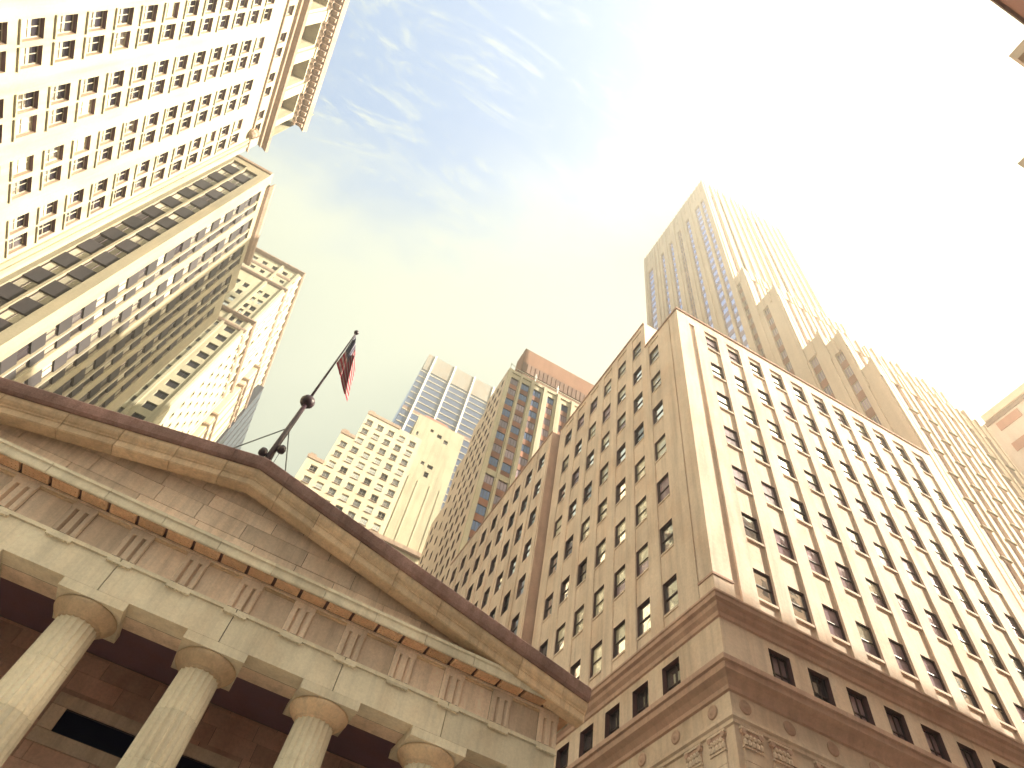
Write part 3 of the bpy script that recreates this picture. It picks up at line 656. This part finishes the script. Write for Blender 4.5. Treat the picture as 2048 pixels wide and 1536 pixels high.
for i, (y0, y1, zt, xe, _) in enumerate(tiers):
    mb = MB([M['buff'], M['roof']]); F_ = Face('W', C); st_ = strips_w.get(i, [])
    top = zt-3.6 if i < 5 else zt-14
    lo = 40 if i < 5 else 90
    wall(mb, F_, y0, y1, 0, zt, [(c-w_/2, c+w_/2, lo, top) for c, w_ in st_], 0.5)
    zs_ = 0 if i == 0 else tiers[i-1][2]-2
    Fs = Face('S', y0)
    xs0 = C; ns = 6 if i == 0 else 5
    so = []
    if i == 0:
        for k_ in range(6): so += [(C+2.6+3.1*k_-0.55, C+2.6+3.1*k_+0.55, 30, zt-3.5)]
    elif i == 5:
        for k_ in range(9): so += [(C+2.4+3.2*k_-0.5, C+2.4+3.2*k_+0.5, 100, zt-12)]
    else:
        for k_ in range(5):
            if C+2.4+3.2*k_ < xe-1: so += [(C+2.4+3.2*k_-0.5, C+2.4+3.2*k_+0.5, zs_, zt-3.2)]
    wall(mb, Fs, C, xe, zs_, zt, so, 0.4)
    yb = 52.0 if i == 5 else y1
    mb.poly([(C, y0, zt-0.3), (xe, y0, zt-0.3), (xe, yb, zt-0.3), (C, yb, zt-0.3)], 1)
    mb.poly([(xe, y0, 0), (xe, yb, 0), (xe, yb, zt), (xe, y0, zt)]); mb.poly([(C, yb, 0), (xe, yb, 0), (xe, yb, zt), (C, yb, zt)])
    if i == 5:
        mb.poly([(C, yb, zt-0.3), (56.5, yb, zt-0.3), (56.5, y1, zt-0.3), (C, y1, zt-0.3)], 1)
        mb.poly([(56.5, yb, 0), (56.5, y1, 0), (56.5, y1, zt), (56.5, yb, zt)]); mb.poly([(C, y1, 0), (56.5, y1, 0), (56.5, y1, zt), (C, y1, zt)])
    mb.add('wall', TW)
    # window strips: panes and coloured spandrels alternate
    for c, w_ in st_:
        z = top
        while z > lo:
            hgt = 3.9; a = z-2.2
            if i < 5:
                fme, pme = win_mesh(w_, 2.2, '3', 'frame_l', 'g_mauve'); o = link('window', fme, TW, F_.P(c, a, -0.42), F_.rz()); p = link('pane', pme, o, F_.P(c, a, -0.42)); p.location = (0, 0, 0)
                b = MB(M['orange_sp']); b.fbox(F_, c-w_/2, c+w_/2, max(z-hgt, lo), a, -0.48, -0.30); b.add('spandrel', TW)
            else:
                smallw.poly([F_.P(c-w_/2, a, -0.4), F_.P(c+w_/2, a, -0.4), F_.P(c+w_/2, z, -0.4), F_.P(c-w_/2, z, -0.4)], 0); smallw.fbox(F_, c-w_/2, c+w_/2, z-hgt, a, -0.48, -0.34, 0)
            z -= hgt
    for a, c, lo_, hi_ in so:
        z = hi_
        while z > lo_:
            smallw.poly([Fs.P(a, z-2.2, -0.36), Fs.P(c, z-2.2, -0.36), Fs.P(c, z, -0.36), Fs.P(a, z, -0.36)], 0); smallw.fbox(Fs, a, c, max(z-3.9, lo_), z-2.2, -0.4, -0.3, 0)
            if i == 0 and z < 78:
                smallw.fbox(Fs, a-0.15, c+0.15, z-2.35, z-2.2, 0, 0.2, 2)
            z -= 3.9
    # crown of little finials and ribs
    cr = MB(M['buff'])
    n_y = max(1, int((y1-y0)/1.3))
    for k_ in range(n_y+1):
        u = y0+(y1-y0)*k_/n_y; cr.box(C-0.18, C+0.25, u-0.16, u+0.16, zt-4 if i < 5 else zt-8, zt+0.5)
    n_x = int((xe-C)/1.6)
    for k_ in range(n_x+1):
        u = C+(xe-C)*k_/n_x; cr.box(u-0.16, u+0.16, y0-0.18, y0+0.25, zt-4 if i < 5 else zt-8, zt+0.6 + (0.9 if k_ % 3 == 1 else 0))
    cr.add('crown_ribs', TW)
    # vertical ribs (piers) on the main shaft
    rb = MB(M['buff'])
    if i == 5:
        for u in (39.05, 46.2, 50.0, 54.1, 58.3, 62.6, 64.2, 69.0): rb.fbox(F_, u-0.45, u+0.45, 60, zt-2, 0, 0.35)
        for k_ in range(12): rb.fbox(Fs, C+0.8+2.6*k_-0.4, C+0.8+2.6*k_+0.4, 90, zt-2, 0, 0.35)
    else:
        rb.fbox(F_, y0, y0+0.5, 30, zt, 0, 0.2)
        rb.fbox(Fs, C, C+0.7, zs_, zt, 0, 0.2)
        k_ = 0
        while C+1.0+3.1*k_ < xe: rb.fbox(Fs, C+1.0+3.1*k_, C+1.3+3.1*k_, zs_ if i else 20, zt-0.5, 0, 0.15); k_ += 1
    rb.add('pier', TW)
tag(smallw.add('far_windows', TW), kind='stuff')
# stepped pyramid top
for s_, (d_, zz) in enumerate(((3.5, 4.5), (7.5, 9.0))):
    b = MB(M['buff']); b.box(C+d_, 84-d_*2, 38.9+d_, 52-d_, tiers[5][2]-1, tiers[5][2]+zz); b.add('roof_step', TW)

# ================================================================== T1: white tower, top left
A = empty('white_tower', (-38, 50.5, 0), 'white stone tower with paired windows and deep top gallery, upper left', 'building')
FE = Face('E', -38.0)
rows = [55.55+3.84*k for k in range(-2, 12)]      # lintel heights
cols = []
for k in range(-1, 4):
    for d_ in (0.0, 2.25): cols.append(26.35+6.18*k+d_)
mb = MB([M['white'], M['white_trim'], M['recess_shade']])
ops = [(c-0.87, c+0.87, z-2.55, z) for c in cols for z in rows] + [(c-0.75, c+0.75, 103.0, 105.0) for c in cols]
wall(mb, FE, 10.0, 50.5, 40.0, 106.0, ops, 0.47, 0, 1, 2)
mb.box(-60, -38.0, 50.499, 50.5, 0, 129.5); mb.box(-60, -38.0, 9.999, 10.0, 0, 129.5)
mb.poly([(-38, 10, 0), (-38, 50.5, 0), (-38, 50.5, 40), (-38, 10, 40)])
mb.add('wall', A)
for c in cols:
    for z in rows:
        window(A, FE, c, z-2.55, 1.74, 2.55, 0.45, pick([('rmd', 4), ('rm', 1)]), 'frame_l', pick([('g_blind', 4), ('g_sky', 4), ('g_mid', 0.5)]) if c < 46 else pick([('g_dark', 3), ('g_mid', 1)]))
        sill(A, FE, c, z-2.72, 2.0, 0.18, 0.16, 'white')
    window(A, FE, c, 103.0, 1.5, 2.0, 0.45, 'r', 'frame_l', pick([('g_mid', 1), ('g_dark', 1)]))
mb = MB([M['white_trim']])
cornice(mb, FE, 10, 50.5, [(0, 101.85), (0.25, 102.0), (0.25, 102.35), (0, 102.5)])
mb.add('string_course', A)
mb = MB([M['white_trim']]); cornice(mb, FE, 10, 50.5, [(0, 105.9), (0.4, 106.1), (0.45, 106.6), (1.1, 107.0), (1.25, 107.7), (0.1, 108.1), (0, 108.1)]); mb.add('lower_cornice', A)
# corner quoins / north band
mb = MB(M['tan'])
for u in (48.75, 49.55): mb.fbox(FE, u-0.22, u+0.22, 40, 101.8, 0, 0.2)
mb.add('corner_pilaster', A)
# gallery storey
mb = MB([M['white'], M['soot']])
oo = [(a, a+3.75, 109.2, 117.9) for a in (12.9, 19.1, 25.3, 31.5, 37.75, 43.7)]
wall(mb, FE, 10, 48.6, 106.0, 119.0, oo, 2.2, 0, 0)
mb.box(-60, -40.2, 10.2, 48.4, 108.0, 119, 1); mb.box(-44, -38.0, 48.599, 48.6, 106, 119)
mb.add('gallery_wall', A)
for a, c, z0_, z1_ in oo:
    window(A, FE, (a+c)/2+0.2, z0_, 2.6, 7.4, 2.1, '3r', 'frame', 'g_dark', name='gallery_window')
for a in (12.9-1.2, *[q[1]+1.22 for q in oo]):
    if a < 48: 
        b = MB(M['white']); b.fbox(FE, a-0.8, a+0.8, 108.2, 118.6, 0, 0.35); b.fbox(FE, a-0.95, a+0.95, 118.0, 118.6, 0.35, 0.5); b.add('gallery_pier', A)
mb = MB([M['white_trim']]); cornice(mb, FE, 10, 49.2, [(0, 118.4), (0.5, 118.9), (0.5, 119.8), (1.7, 120.3), (1.9, 122.0), (0, 122.3)]); mb.add('top_cornice', A)
dt = MB(M['white_trim']); dt.box(-0.28, 0.28, -1.5, -0.45, 0, 0.85); dt.box(-0.2, 0.2, -0.5, 0.05, -0.9, 0.1); dtm = dt.mesh('bracket')
k_ = 0; u = 10.5
while u < 50.5: link('bracket', dtm, A, FE.P(u, 119.5, 0), FE.rz()); u += 1.12
b = MB(M['white_trim']); b.box(-60, -37.8, 10, 49.3, 122.2, 123.2); b.add('parapet', A)
b = MB([M['white_trim'], M['roof']]); b.box(-60, -38.3, 10.5, 48.7, 119.0, 119.4, 1); b.add('roof', A)
# finial ornaments on the north shoulder of the lower cornice
b = MB(M['white_trim']); b.lathe((-37.7, 47.4, 101.0), [(0.5, 0), (0.8, 0.5), (0.7, 1.2), (0.9, 1.6), (0.3, 2.2)], 10); b.add('cartouche', A)

# ================================================================== T2: grey tower beyond it
G = empty('striped_tower', (-38, 59.75, 0), 'tower with tan vertical piers and dark grey spandrels beside the white tower', 'building')
F2s = Face('S', 59.75); F2e = Face('E', -38.0)
mb = MB([M['tan'], M['roof']])
wall(mb, F2s, -60, -38, 0, 117.0, [(-43.95, -42.0+1.45, 30, 113.6), (-43.95-1.9-0.35, -44.3, 30, 114.4)][0:0] + [(-41.6, -39.35, 30, 113.9), (-44.3, -41.95, 30, 114.8), (-48.6, -46.4, 30, 114.8)], 0.5)
mb.add('south_wall', G)
def t2_rows(p, z0, n): return [z0+p*k for k in range(n)]
for sx0, sx1, top in ((-41.6, -39.35, 113.9), (-44.3, -41.95, 114.8), (-48.6, -46.4, 114.8)):
    z = top; lo = 48
    while z-2.0 > lo:
        window(G, F2s, (sx0+sx1)/2, z-2.0, sx1-sx0-0.3, 2.0, 0.42, 'm', 'frame', pick([('g_blind', 4), ('g_sky', 2), ('g_mid', 1.5)]))
        b = MB(M['spandrel']); b.fbox(F2s, sx0, sx1, z-4.6, z-2.0, -0.5, -0.22); b.add('spandrel', G); z -= 4.6
mb = MB([M['tan'], M['roof']])
bays = [(62.2, 64.55), (64.75, 66.7), (68.2, 70.75), (70.95, 73.0), (74.4, 76.9), (77.1, 79.2), (80.6, 83.0), (83.2, 85.3), (86.6, 88.6)]
def t2top(u): return 116.2 if u < 79.3 else (113.0 if u < 86 else 108.0)
wall(mb, F2e, 59.75, 79.7, 0, 117.6, [(a, c, 30, 114.0) for a, c in bays[:6]], 0.5)
wall(mb, F2e, 79.7, 86.0, 0, 115.5, [(a, c, 30, 112.0) for a, c in bays[6:8]], 0.5)
wall(mb, F2e, 86.0, 92.0, 0, 111.5, [(a, c, 30, 108.0) for a, c in bays[8:]], 0.5)
mb.poly([(-60, 59.75, 117), (-38, 59.75, 117), (-38, 79.7, 117), (-60, 79.7, 117)], 1); mb.poly([(-60, 79.7, 0), (-38, 79.7, 0), (-38, 79.7, 117.6), (-60, 79.7, 117.6)])
mb.poly([(-60, 79.7, 115.4), (-38, 79.7, 115.4), (-38, 86, 115.4), (-60, 86, 115.4)], 1); mb.poly([(-60, 86, 0), (-38, 86, 0), (-38, 86, 115.5), (-60, 86, 115.5)])
mb.poly([(-60, 86, 111.4), (-38, 86, 111.4), (-38, 92, 111.4), (-60, 92, 111.4)], 1); mb.poly([(-60, 92, 0), (-38, 92, 0), (-38, 92, 111.5), (-60, 92, 111.5)])
mb.add('east_wall', G)
for bi, (a, c) in enumerate(bays):
    top = 113.6 if bi < 6 else (111.6 if bi < 8 else 107.6)
    zz = 56.8 - 4.42*2
    while zz < top-0.5:
        window(G, F2e, (a+c)/2, zz-1.05, c-a-0.2, 2.1, 0.40, 'm', 'frame', pick([('g_blind', 2.6), ('g_sky', 2), ('g_mid', 3), ('g_dark', 1)]))
        b = MB(M['spandrel']); b.fbox(F2e, a, c, zz+1.05, min(zz+4.42-1.05, top+0.4), -0.5, -0.18); b.add('spandrel', G); zz += 4.42
for i in range(0, 8, 2):
    a = (bays[i][1]+bays[i+1][0])/2; b = MB(M['frame_l']); b.fbox(F2e, a-0.1, a+0.1, 45, 113 if i < 6 else 111, -0.01, 0.14); b.add('mullion', G)
mb = MB(M['white_trim']); cornice(mb, F2e, 62.5, 79.7, [(0, 115.9), (0.5, 116.3), (0.9, 117.0), (0.95, 117.7), (0, 117.8)]); cornice(mb, F2s, -60, -38, [(0, 116.3), (0.2, 116.5), (0.25, 117.1), (0, 117.2)], endr=False); mb.add('cornice', G)

# ================================================================== B3: white tower with small windows
H = empty('stepped_white_tower', (-38, 108.5, 0), 'tall pale tower with tiny windows and stepped cornices beyond the striped tower', 'building')
F3s = Face('S', 108.5); F3e = Face('E', -38.0)
mb = MB([M['white'], M['white_trim'], M['roof']]); ops = []
for x in (-53.4, -50.6, -47.7, -44.7, -41.65): ops.append((x-0.75, x+0.75, 161.0, 162.7))
for x in (-52.1, -49.2, -46.4, -43.6, -40.6): ops.append((x-0.65, x+0.65, 156.8, 158.3))
for z in (148.5, 144.6, 140.9, 137.9, 133.7):
    for x in (-42.75, -40.8, -46.5, -49.0): ops.append((x-0.72, x+0.72, z-1.0, z+1.0))
z = 129.4; lows = []
while z > 72: lows.append(z); z -= 4.0
for z in lows: ops.append((-42.1, -39.8, z-1.05, z+1.05))
for z in lows:
    for x in (-44.3, -45.9, -47.5, -49.1, -50.7): ops.append((x-0.4, x+0.4, z-0.8, z+0.8))
wall(mb, F3s, -60, -38, 0, 166, ops, 0.45)
e_ops = []
for i in range(20):
    z = 129.9-4.0*i if i else 129.9
    for y in (113.5, 116.8, 120.1, 123.4, 126.7, 130.0): e_ops.append((y-0.6, y+0.6, z-0.9, z+0.9))
for z in (161.5, 157.4, 148.4, 144.4, 140.4, 134.0):
    for y in (113.5, 118.4, 123.4, 128.4): e_ops.append((y-0.7, y+0.7, z-0.9, z+0.9))
e_ops = [o for o in e_ops if o[2] > 45]
wall(mb, F3e, 108.5, 185, 0, 166, e_ops, 0.4)
mb.poly([(-60, 108.5, 165.5), (-38, 108.5, 165.5), (-38, 185, 165.5), (-60, 185, 165.5)], 2); mb.add('wall', H)
for o in ops:
    if o[1]-o[0] > 1.2: window(H, F3s, (o[0]+o[1])/2, o[2], o[1]-o[0], o[3]-o[2], 0.4, 'm', 'frame', pick([('g_dark', 3), ('g_mid', 2), ('g_sky', 1)]) if o[2] > 130 else pick([('g_dark', 3), ('g_mid', 1)]))
sw = MB([M['g_dark'], M['g_mid']])
for o in ops:
    if o[1]-o[0] <= 1.2: sw.poly([F3s.P(o[0], o[2], -0.38), F3s.P(o[1], o[2], -0.38), F3s.P(o[1], o[3], -0.38), F3s.P(o[0], o[3], -0.38)], random.random() < 0.5)
for o in e_ops: sw.poly([F3e.P(o[0], o[2], -0.38), F3e.P(o[1], o[2], -0.38), F3e.P(o[1], o[3], -0.38), F3e.P(o[0], o[3], -0.38)], random.random() < 0.5)
tag(sw.add('small_windows', H), kind='stuff')
mb = MB(M['white_trim'])
for z, p in ((165.4, 0.9), (154.6, 0.6), (159.9, 0.25), (135.6, 0.8), (131.4, 0.4)):
    cornice(mb, F3s, -60, -38, [(0, z-0.8), (p*0.6, z-0.5), (p, z), (p, z+0.4), (0, z+0.6)]); 
    cornice(mb, F3e, 108.5, 133 if z < 150 else 185, [(0, z-0.8), (p*0.6, z-0.5), (p, z), (p, z+0.4), (0, z+0.6)], endr=False)
mb.add('cornice', H)
for u in (-38.5, -43.4): b = MB(M['white']); b.fbox(F3s, u-0.35, u+0.35, 40, 165, 0, 0.3); b.add('pilaster', H)
for i in range(16): b = MB(M['cream']); u = 109+3.3*i; b.fbox(F3e, u-0.3, u+0.3, 130 if u < 132 else 60, 165, 0, 0.3); b.add('pilaster', H)
# lower annex in front of its far end, with two ledges
J = empty('ledged_annex', (-36, 133, 0), 'narrow cream annex with heavy ledges against the pale stepped tower', 'building')
mb = MB([M['cream'], M['roof']]); mb.box(-60, -36.4, 133, 175, 0, 150.0); mb.add('wall', J)
for z in (149.2, 142.4, 139.4, 125.7, 121.5, 108, 104):
    mb = MB(M['white_trim']); cornice(mb, Face('S', 133), -39, -36.4, [(0, z-0.6), (0.5, z-0.2), (0.55, z+0.3), (0, z+0.4)], endl=False); cornice(mb, Face('E', -36.4), 133, 175, [(0, z-0.6), (0.5, z-0.2), (0.55, z+0.3), (0, z+0.4)], endr=False); mb.add('ledge', J)
for i in range(9): b = MB(M['tan']); u = 134+4.6*i; b.fbox(Face('E', -36.4), u-0.3, u+0.3, 60, 148, 0, 0.3); b.add('rib', J)
K = empty('dark_glass_slab', (-36, 150, 0), 'thin dark slate-blue glass tower edge at the far end of the left-hand row', 'building')
mb = MB([M['slate'], M['cream']]); mb.box(-60, -35.75, 150.0, 200, 0, 161.0, 0); mb.add('glass_wall', K)
mb = MB(M['frame'])
for i in range(10): mb.box(-35.74, -35.66, 150+5*i, 150.2+5*i, 0, 161)
mb.add('mullions', K)

# ================================================================== centre: stepped cream block
S5 = empty('stepped_block', (0, 139, 0), 'cream stepped apartment block with square windows, between the flagpole and the blank white tower', 'building')
F5 = Face('S', 139.0)
steps = [(-11.8, -7.33, 133.5), (-7.33, -3.1, 147.9), (-3.1, 7.85, 160.79), (7.85, 15.8, 160.03)]
mb = MB([M['cream'], M['roof']]); PI_ = 4.473
for si, (x0, x1, zt) in enumerate(steps):
    oo = []
    for cx_ in [-8.85+3.702*k for k in range(-1, 7)]:
        if x0+0.9 < cx_ < x1-0.8:
            oo += [(cx_-1.02, cx_+1.02, q-1.2, q+1.2) for q in [124.9+PI_*k for k in range(-12, 9)] if q+1.2 < zt-1.9]
    wall(mb, F5, x0, x1, 20, zt, oo, 0.5)
    mb.poly([(x0, 139, zt-0.2), (x1, 139, zt-0.2), (x1, 160, zt-0.2), (x0, 160, zt-0.2)], 1); mb.poly([(x0, 139, 20), (x0, 160, 20), (x0, 160, zt), (x0, 139, zt)])
    for o in oo: window(S5, F5, (o[0]+o[1])/2, o[2], 2.04, 2.4, 0.42, 'rm', 'frame_l', pick([('g_mid', 4), ('g_dark', 1.6 if o[0] < -5 else 0.6), ('g_sky', 2)]))
    for o in oo: sill(S5, F5, (o[0]+o[1])/2, o[2]-0.18, 2.2, 0.18, 0.2, 'white_trim')
mb.add('wall', S5)
mb = MB(M['white_trim'])
for x0, x1, zt in [t_ for t_ in steps[:3]]:
    cornice(mb, F5, x0, x1, [(0, zt-1.4), (0.22, zt-1.1), (0.25, zt+0.1), (0, zt+0.15)]); mb.fbox(F5, x0+0.2, x0+2.0, zt-0.4, zt+0.9, -0.5, 0.1)
mb.add('coping', S5)
# blank white tower
S6 = empty('blank_white_tower', (19.3, 140, 0), 'narrow bright white tower, almost windowless, with brown roof hut, left of the banded building', 'building')
F6 = Face('S', 140.0)
mb = MB([M['white'], M['roof']])
o6 = [(19.87, 21.47, 165.57, 167.3), (22.53, 24.0, 164.23, 166.1), (17.2, 18.27, 166.77, 168.1), (18.13, 19.2, 151.03, 152.5), (20.4, 22.27, 150.77, 152.37), (20.27, 21.73, 146.63, 148.9), (14.67, 15.47, 154.63, 155.97), (13.73, 14.4, 159.17, 160.23), (13.2, 13.87, 162.1, 163.97)]
wall(mb, F6, 11.87, 28.67, 0, 172.23, o6, 0.5)
mb.box(11.87, 28.67, 140.6, 165, 0, 171.97); mb.add('wall', S6)
for o in o6: window(S6, F6, (o[0]+o[1])/2, o[2], o[1]-o[0], o[3]-o[2], 0.45, 'r', 'frame', pick([('g_dark', 2), ('g_mid', 1)]))
for u, w_ in ((12.4, 0.9), (16.4, 0.33), (19.5, 0.33), (23.5, 0.33), (27.1, 0.9)): b = MB(M['white']); b.fbox(F6, u-w_/2, u+w_/2, 40, 144.1, 0, 0.12); b.add('pilaster', S6)
b = MB(M['white_trim']); b.fbox(F6, 11.87, 28.67, 117.57, 118.9, 0, 1.1); b.fbox(F6, 11.87, 28.67, 114.63, 115.43, 0, 0.6); b.add('ledge', S6)
b = MB(M['redbrown']); b.box(14.1, 22.5, 143, 152, 171.97, 177.03); b.add('roof_hut', S6)

# glass tower behind
S7 = empty('glass_tower', (8, 167, 0), 'blue glass curtain-wall tower with white vertical mullions and grey louvred top', 'building')
F7 = Face('S', 167.0)
mb = MB(M['g_blue']); mb.box(6.68, 66.8, 167, 200, 0, 233.05); mb.add('glass_wall', S7)
b = MB(M['soot']); b.box(6.64, 66.8, 166.95, 200, 203.55, 205.77); b.add('transfer_floor', S7)
for i, x in enumerate([10.52, 20.26, 30.06, 39.86, 49.65]):
    b = MB(M['mullion']); b.fbox(F7, x-0.38, x+0.38, 80, 245.74, 0, 0.7); b.add('mullion', S7)
xs7 = [6.68, 10.52, 20.26, 30.06, 39.86, 49.65, 66.8]
M['louvre'] = stone('grey_louvres', (0.27, 0.25, 0.23), 0.1, 0.1, 0.5)
for i in range(6):
    b = MB(M['louvre']); a, c = xs7[i]+0.42, xs7[i+1]-0.42; b.box(a, c, 166.7, 195, 233.16, 245.3); b.add('louvre_panel', S7)
z = 231.38
for i in range(30):
    b = MB(M['frame_l']); b.fbox(F7, 6.7, 66.8, z, z+0.45, 0, 0.22); b.add('floor_band', S7); z -= 4.008

# brick-banded building
S8 = empty('banded_building', (21.3, 80, 0), 'buff and orange brick office tower with blue-grey window strips and an orange roof screen', 'building')
F8s = Face('S', 80.0); F8w = Face('W', 21.3)
p8 = [(22.35, 24.25), (25.1, 27.1), (28.2, 30.2), (31.9, 33.6), (35.6, 37.4), (39.3, 41.2)]
mb = MB([M['cream'], M['buff'], M['roof'], M['recess_shade']])
oo = [(a, c, 94.2, 126.0) for a, c in p8] + [(a, c, 40, 92.8) for a, c in p8]
wall(mb, F8s, 21.3, 44, 20, 128.8, oo, 0.35)
ow = []
for y in [82.2+2.35*k for k in range(11)]:
    for z in [126-3.95*k for k in range(22)]:
        if y > 91 and z > 121: continue
        if y > 96 and z > 112: continue
        if y > 101 and z > 100: continue
        ow.append((y-0.55, y+0.55, z-2.1, z))
y_t = [(80, 91, 128.8), (91, 96.2, 123.5), (96.2, 101.5, 114.0), (101.5, 108, 101.5)]
for y0, y1, zt in y_t:
    wall(mb, F8w, y0, y1, 20, zt, [o for o in ow if y0 < o[0] and o[1] < y1 and o[3] < zt-1], 0.5, 1, 3)
    mb.poly([(21.3, y0, zt), (44, y0, zt), (44, y1, zt), (21.3, y1, zt)], 2); mb.poly([(21.3, y1, 20), (44, y1, 20), (44, y1, zt), (21.3, y1, zt)], 1)
mb.add('wall', S8)
cnt = 0
for o in ow:
    if any(y0 < o[0] and o[1] < y1 and o[3] < zt-1 for y0, y1, zt in y_t): window(S8, F8w, (o[0]+o[1])/2, o[2], 1.1, 2.1, 0.45, 'r', 'frame', pick([('g_dark', 2), ('g_mid', 2), ('g_sky', 0.7)]))
for a, c in p8:
    for zt, n_ in ((126.0, 8), (92.8, 11)):
        z = zt
        for i in range(n_):
            if zt < 100 and a > 28: break
            window(S8, F8s, (a+c)/2, z-2.35, c-a, 2.35, 0.3, '3', 'frame_l' if False else 'frame', 'g_blue' if random.random() < 0.5 else 'g_mauve')
            b = MB(M['orange_sp']); b.fbox(F8s, a, c, z-4.0, z-2.35, -0.33, -0.2); b.add('spandrel', S8); z -= 4.0
for x in (21.75, 24.67, 27.65, 31.0, 34.6, 38.35, 42.5): b = MB(M['cream']); w_ = 0.22 if abs(x-24.67) < 0.1 else 0.42; b.fbox(F8s, x-w_, x+w_, 40, 128.4 , 0, 0.45); b.add('pier', S8)
b = MB(M['cream']); b.fbox(F8s, 21.3, 44, 127.6, 128.6, 0, 0.25); b.add('coping', S8)
b = MB(M['soot']); b.box(23.4, 44, 81.2, 105, 128.7, 131.2); b.add('roof_recess', S8)
for i in range(18): b = MB(M['soot']); x = 24.6+1.15*i; b.box(x, x+0.95, 81.0, 81.2, 132.2, 136.2); b.add('screen_panel', S8)
b = MB(M['orange']); b.box(24.4, 46, 81.2, 86, 131.2, 142.6); b.add('roof_screen', S8)
b = MB(M['frame_l']); b.box(23.3, 44, 80.2, 80.35, 130.2, 130.5); b.tube((21.6, 80.2, 128.8), (21.6, 80.2, 131.5), 0.08); b.tube((21.6, 80.2, 131.4), (23.4, 80.3, 130.5), 0.06); b.add('roof_rail', S8)
for x in (28.2, 34.2): b = MB(M['mullion']); b.tube((x, 80.3, 128.8), (x, 80.3, 132.4), 0.16); b.box(x-0.3, x+0.3, 80.1, 80.5, 130.6, 131.4); b.add('vent_pipe', S8)

# ================================================================== far right and the south side of the street
U = empty('pink_block', (85, 26, 0), 'pale pink block with dark eaves lines at the right edge behind the skyscraper base', 'building')
M['pinkgrey'] = stone('pink_grey_panels', (0.60, 0.54, 0.52), 0.08, 0.1, 0.5)
mb = MB([M['buff'], M['soot'], M['pinkgrey']])
mb.box(85, 110, 16, 26.0, 0, 94.5, 2); mb.box(84.5, 110, 15.6, 25.6, 95.3, 96.8, 0); mb.box(84.8, 110, 15.8, 26.2, 94.5, 95.3, 1); mb.box(86, 110, 17, 25, 96.8, 98.3, 1); mb.add('wall', U)
for i in range(3): b = MB(M['redbrown']); b.box(84.9, 85.1, 20.9, 24.6, 92.2-i*5, 94.0-i*5); b.add('louvre', U)
V1 = empty('red_brown_building', (23, -10, 0), 'red-brown building corner at the top right edge of the photo', 'building')
mb = MB([M['redbrown'], M['soot']]); mb.box(6, 28, -30, -10, 0, 60.6); mb.box(5.8, 28.2, -30, -9.8, 60.3, 60.9, 1); mb.add('wall', V1)
F_n = Face('N', -10)
for i in range(7):
    for j in range(12): window(V1, F_n, 8.2+3*i, 6+4.4*j, 1.4, 2.4, -0.05, 'r', 'frame', pick([('g_mid', 1), ('g_dark', 1)]))
V2 = empty('corniced_building', (30, -7.2, 0), 'cream building whose stacked cornice tip juts in at the upper right edge', 'building')
mb = MB(M['buff']); mb.box(31.2, 40.5, -30, -9.4, 0, 66); mb.add('wall', V2)
for p, z0_, z1_ in ((1.1, 62.6, 64.1), (0.7, 61.0, 62.6), (0.25, 59.6, 61.0)): b = MB(M['buff']); b.box(31.2-p, 40.5, -30, -9.4+p, z0_, z1_); b.add('cornice', V2)
V3 = empty('long_corniced_block', (42, -3.3, 0), 'long cream block whose lower cornice tip shows just below at the right edge', 'building')
mb = MB(M['buff']); mb.box(43.2, 118, -32, -4.3, 0, 73.5); mb.add('wall', V3)
for p, z0_, z1_ in ((1.0, 70.6, 72.2), (0.4, 69.0, 70.6)): b = MB(M['buff']); b.box(43.2-p, 118, -32, -4.3+p, z0_, z1_); b.add('cornice', V3)
F_n = Face('N', -4.3)
for i in range(18):
    for j in range(14): window(V3, F_n, 46+4*i, 6+4.5*j, 1.6, 2.6, -0.05, 'r', 'frame', pick([('g_mid', 1), ('g_sky', 1)]))

# ------------------------------------------------------------------ air
hz = bpy.data.materials.new('haze'); hz.use_nodes = True; hn = hz.node_tree.nodes; hn.clear()
pv = hn.new('ShaderNodeVolumePrincipled'); pv.inputs['Color'].default_value = (0.95, 0.87, 0.74, 1); pv.inputs['Density'].default_value = 0.0022; pv.inputs['Anisotropy'].default_value = 0.66
ho = hn.new('ShaderNodeOutputMaterial'); hz.node_tree.links.new(pv.outputs[0], ho.inputs['Volume'])
hb = MB(hz); hb.box(-420, 420, -420, 420, -1.5, 250); tag(hb.add('haze'), kind='stuff')
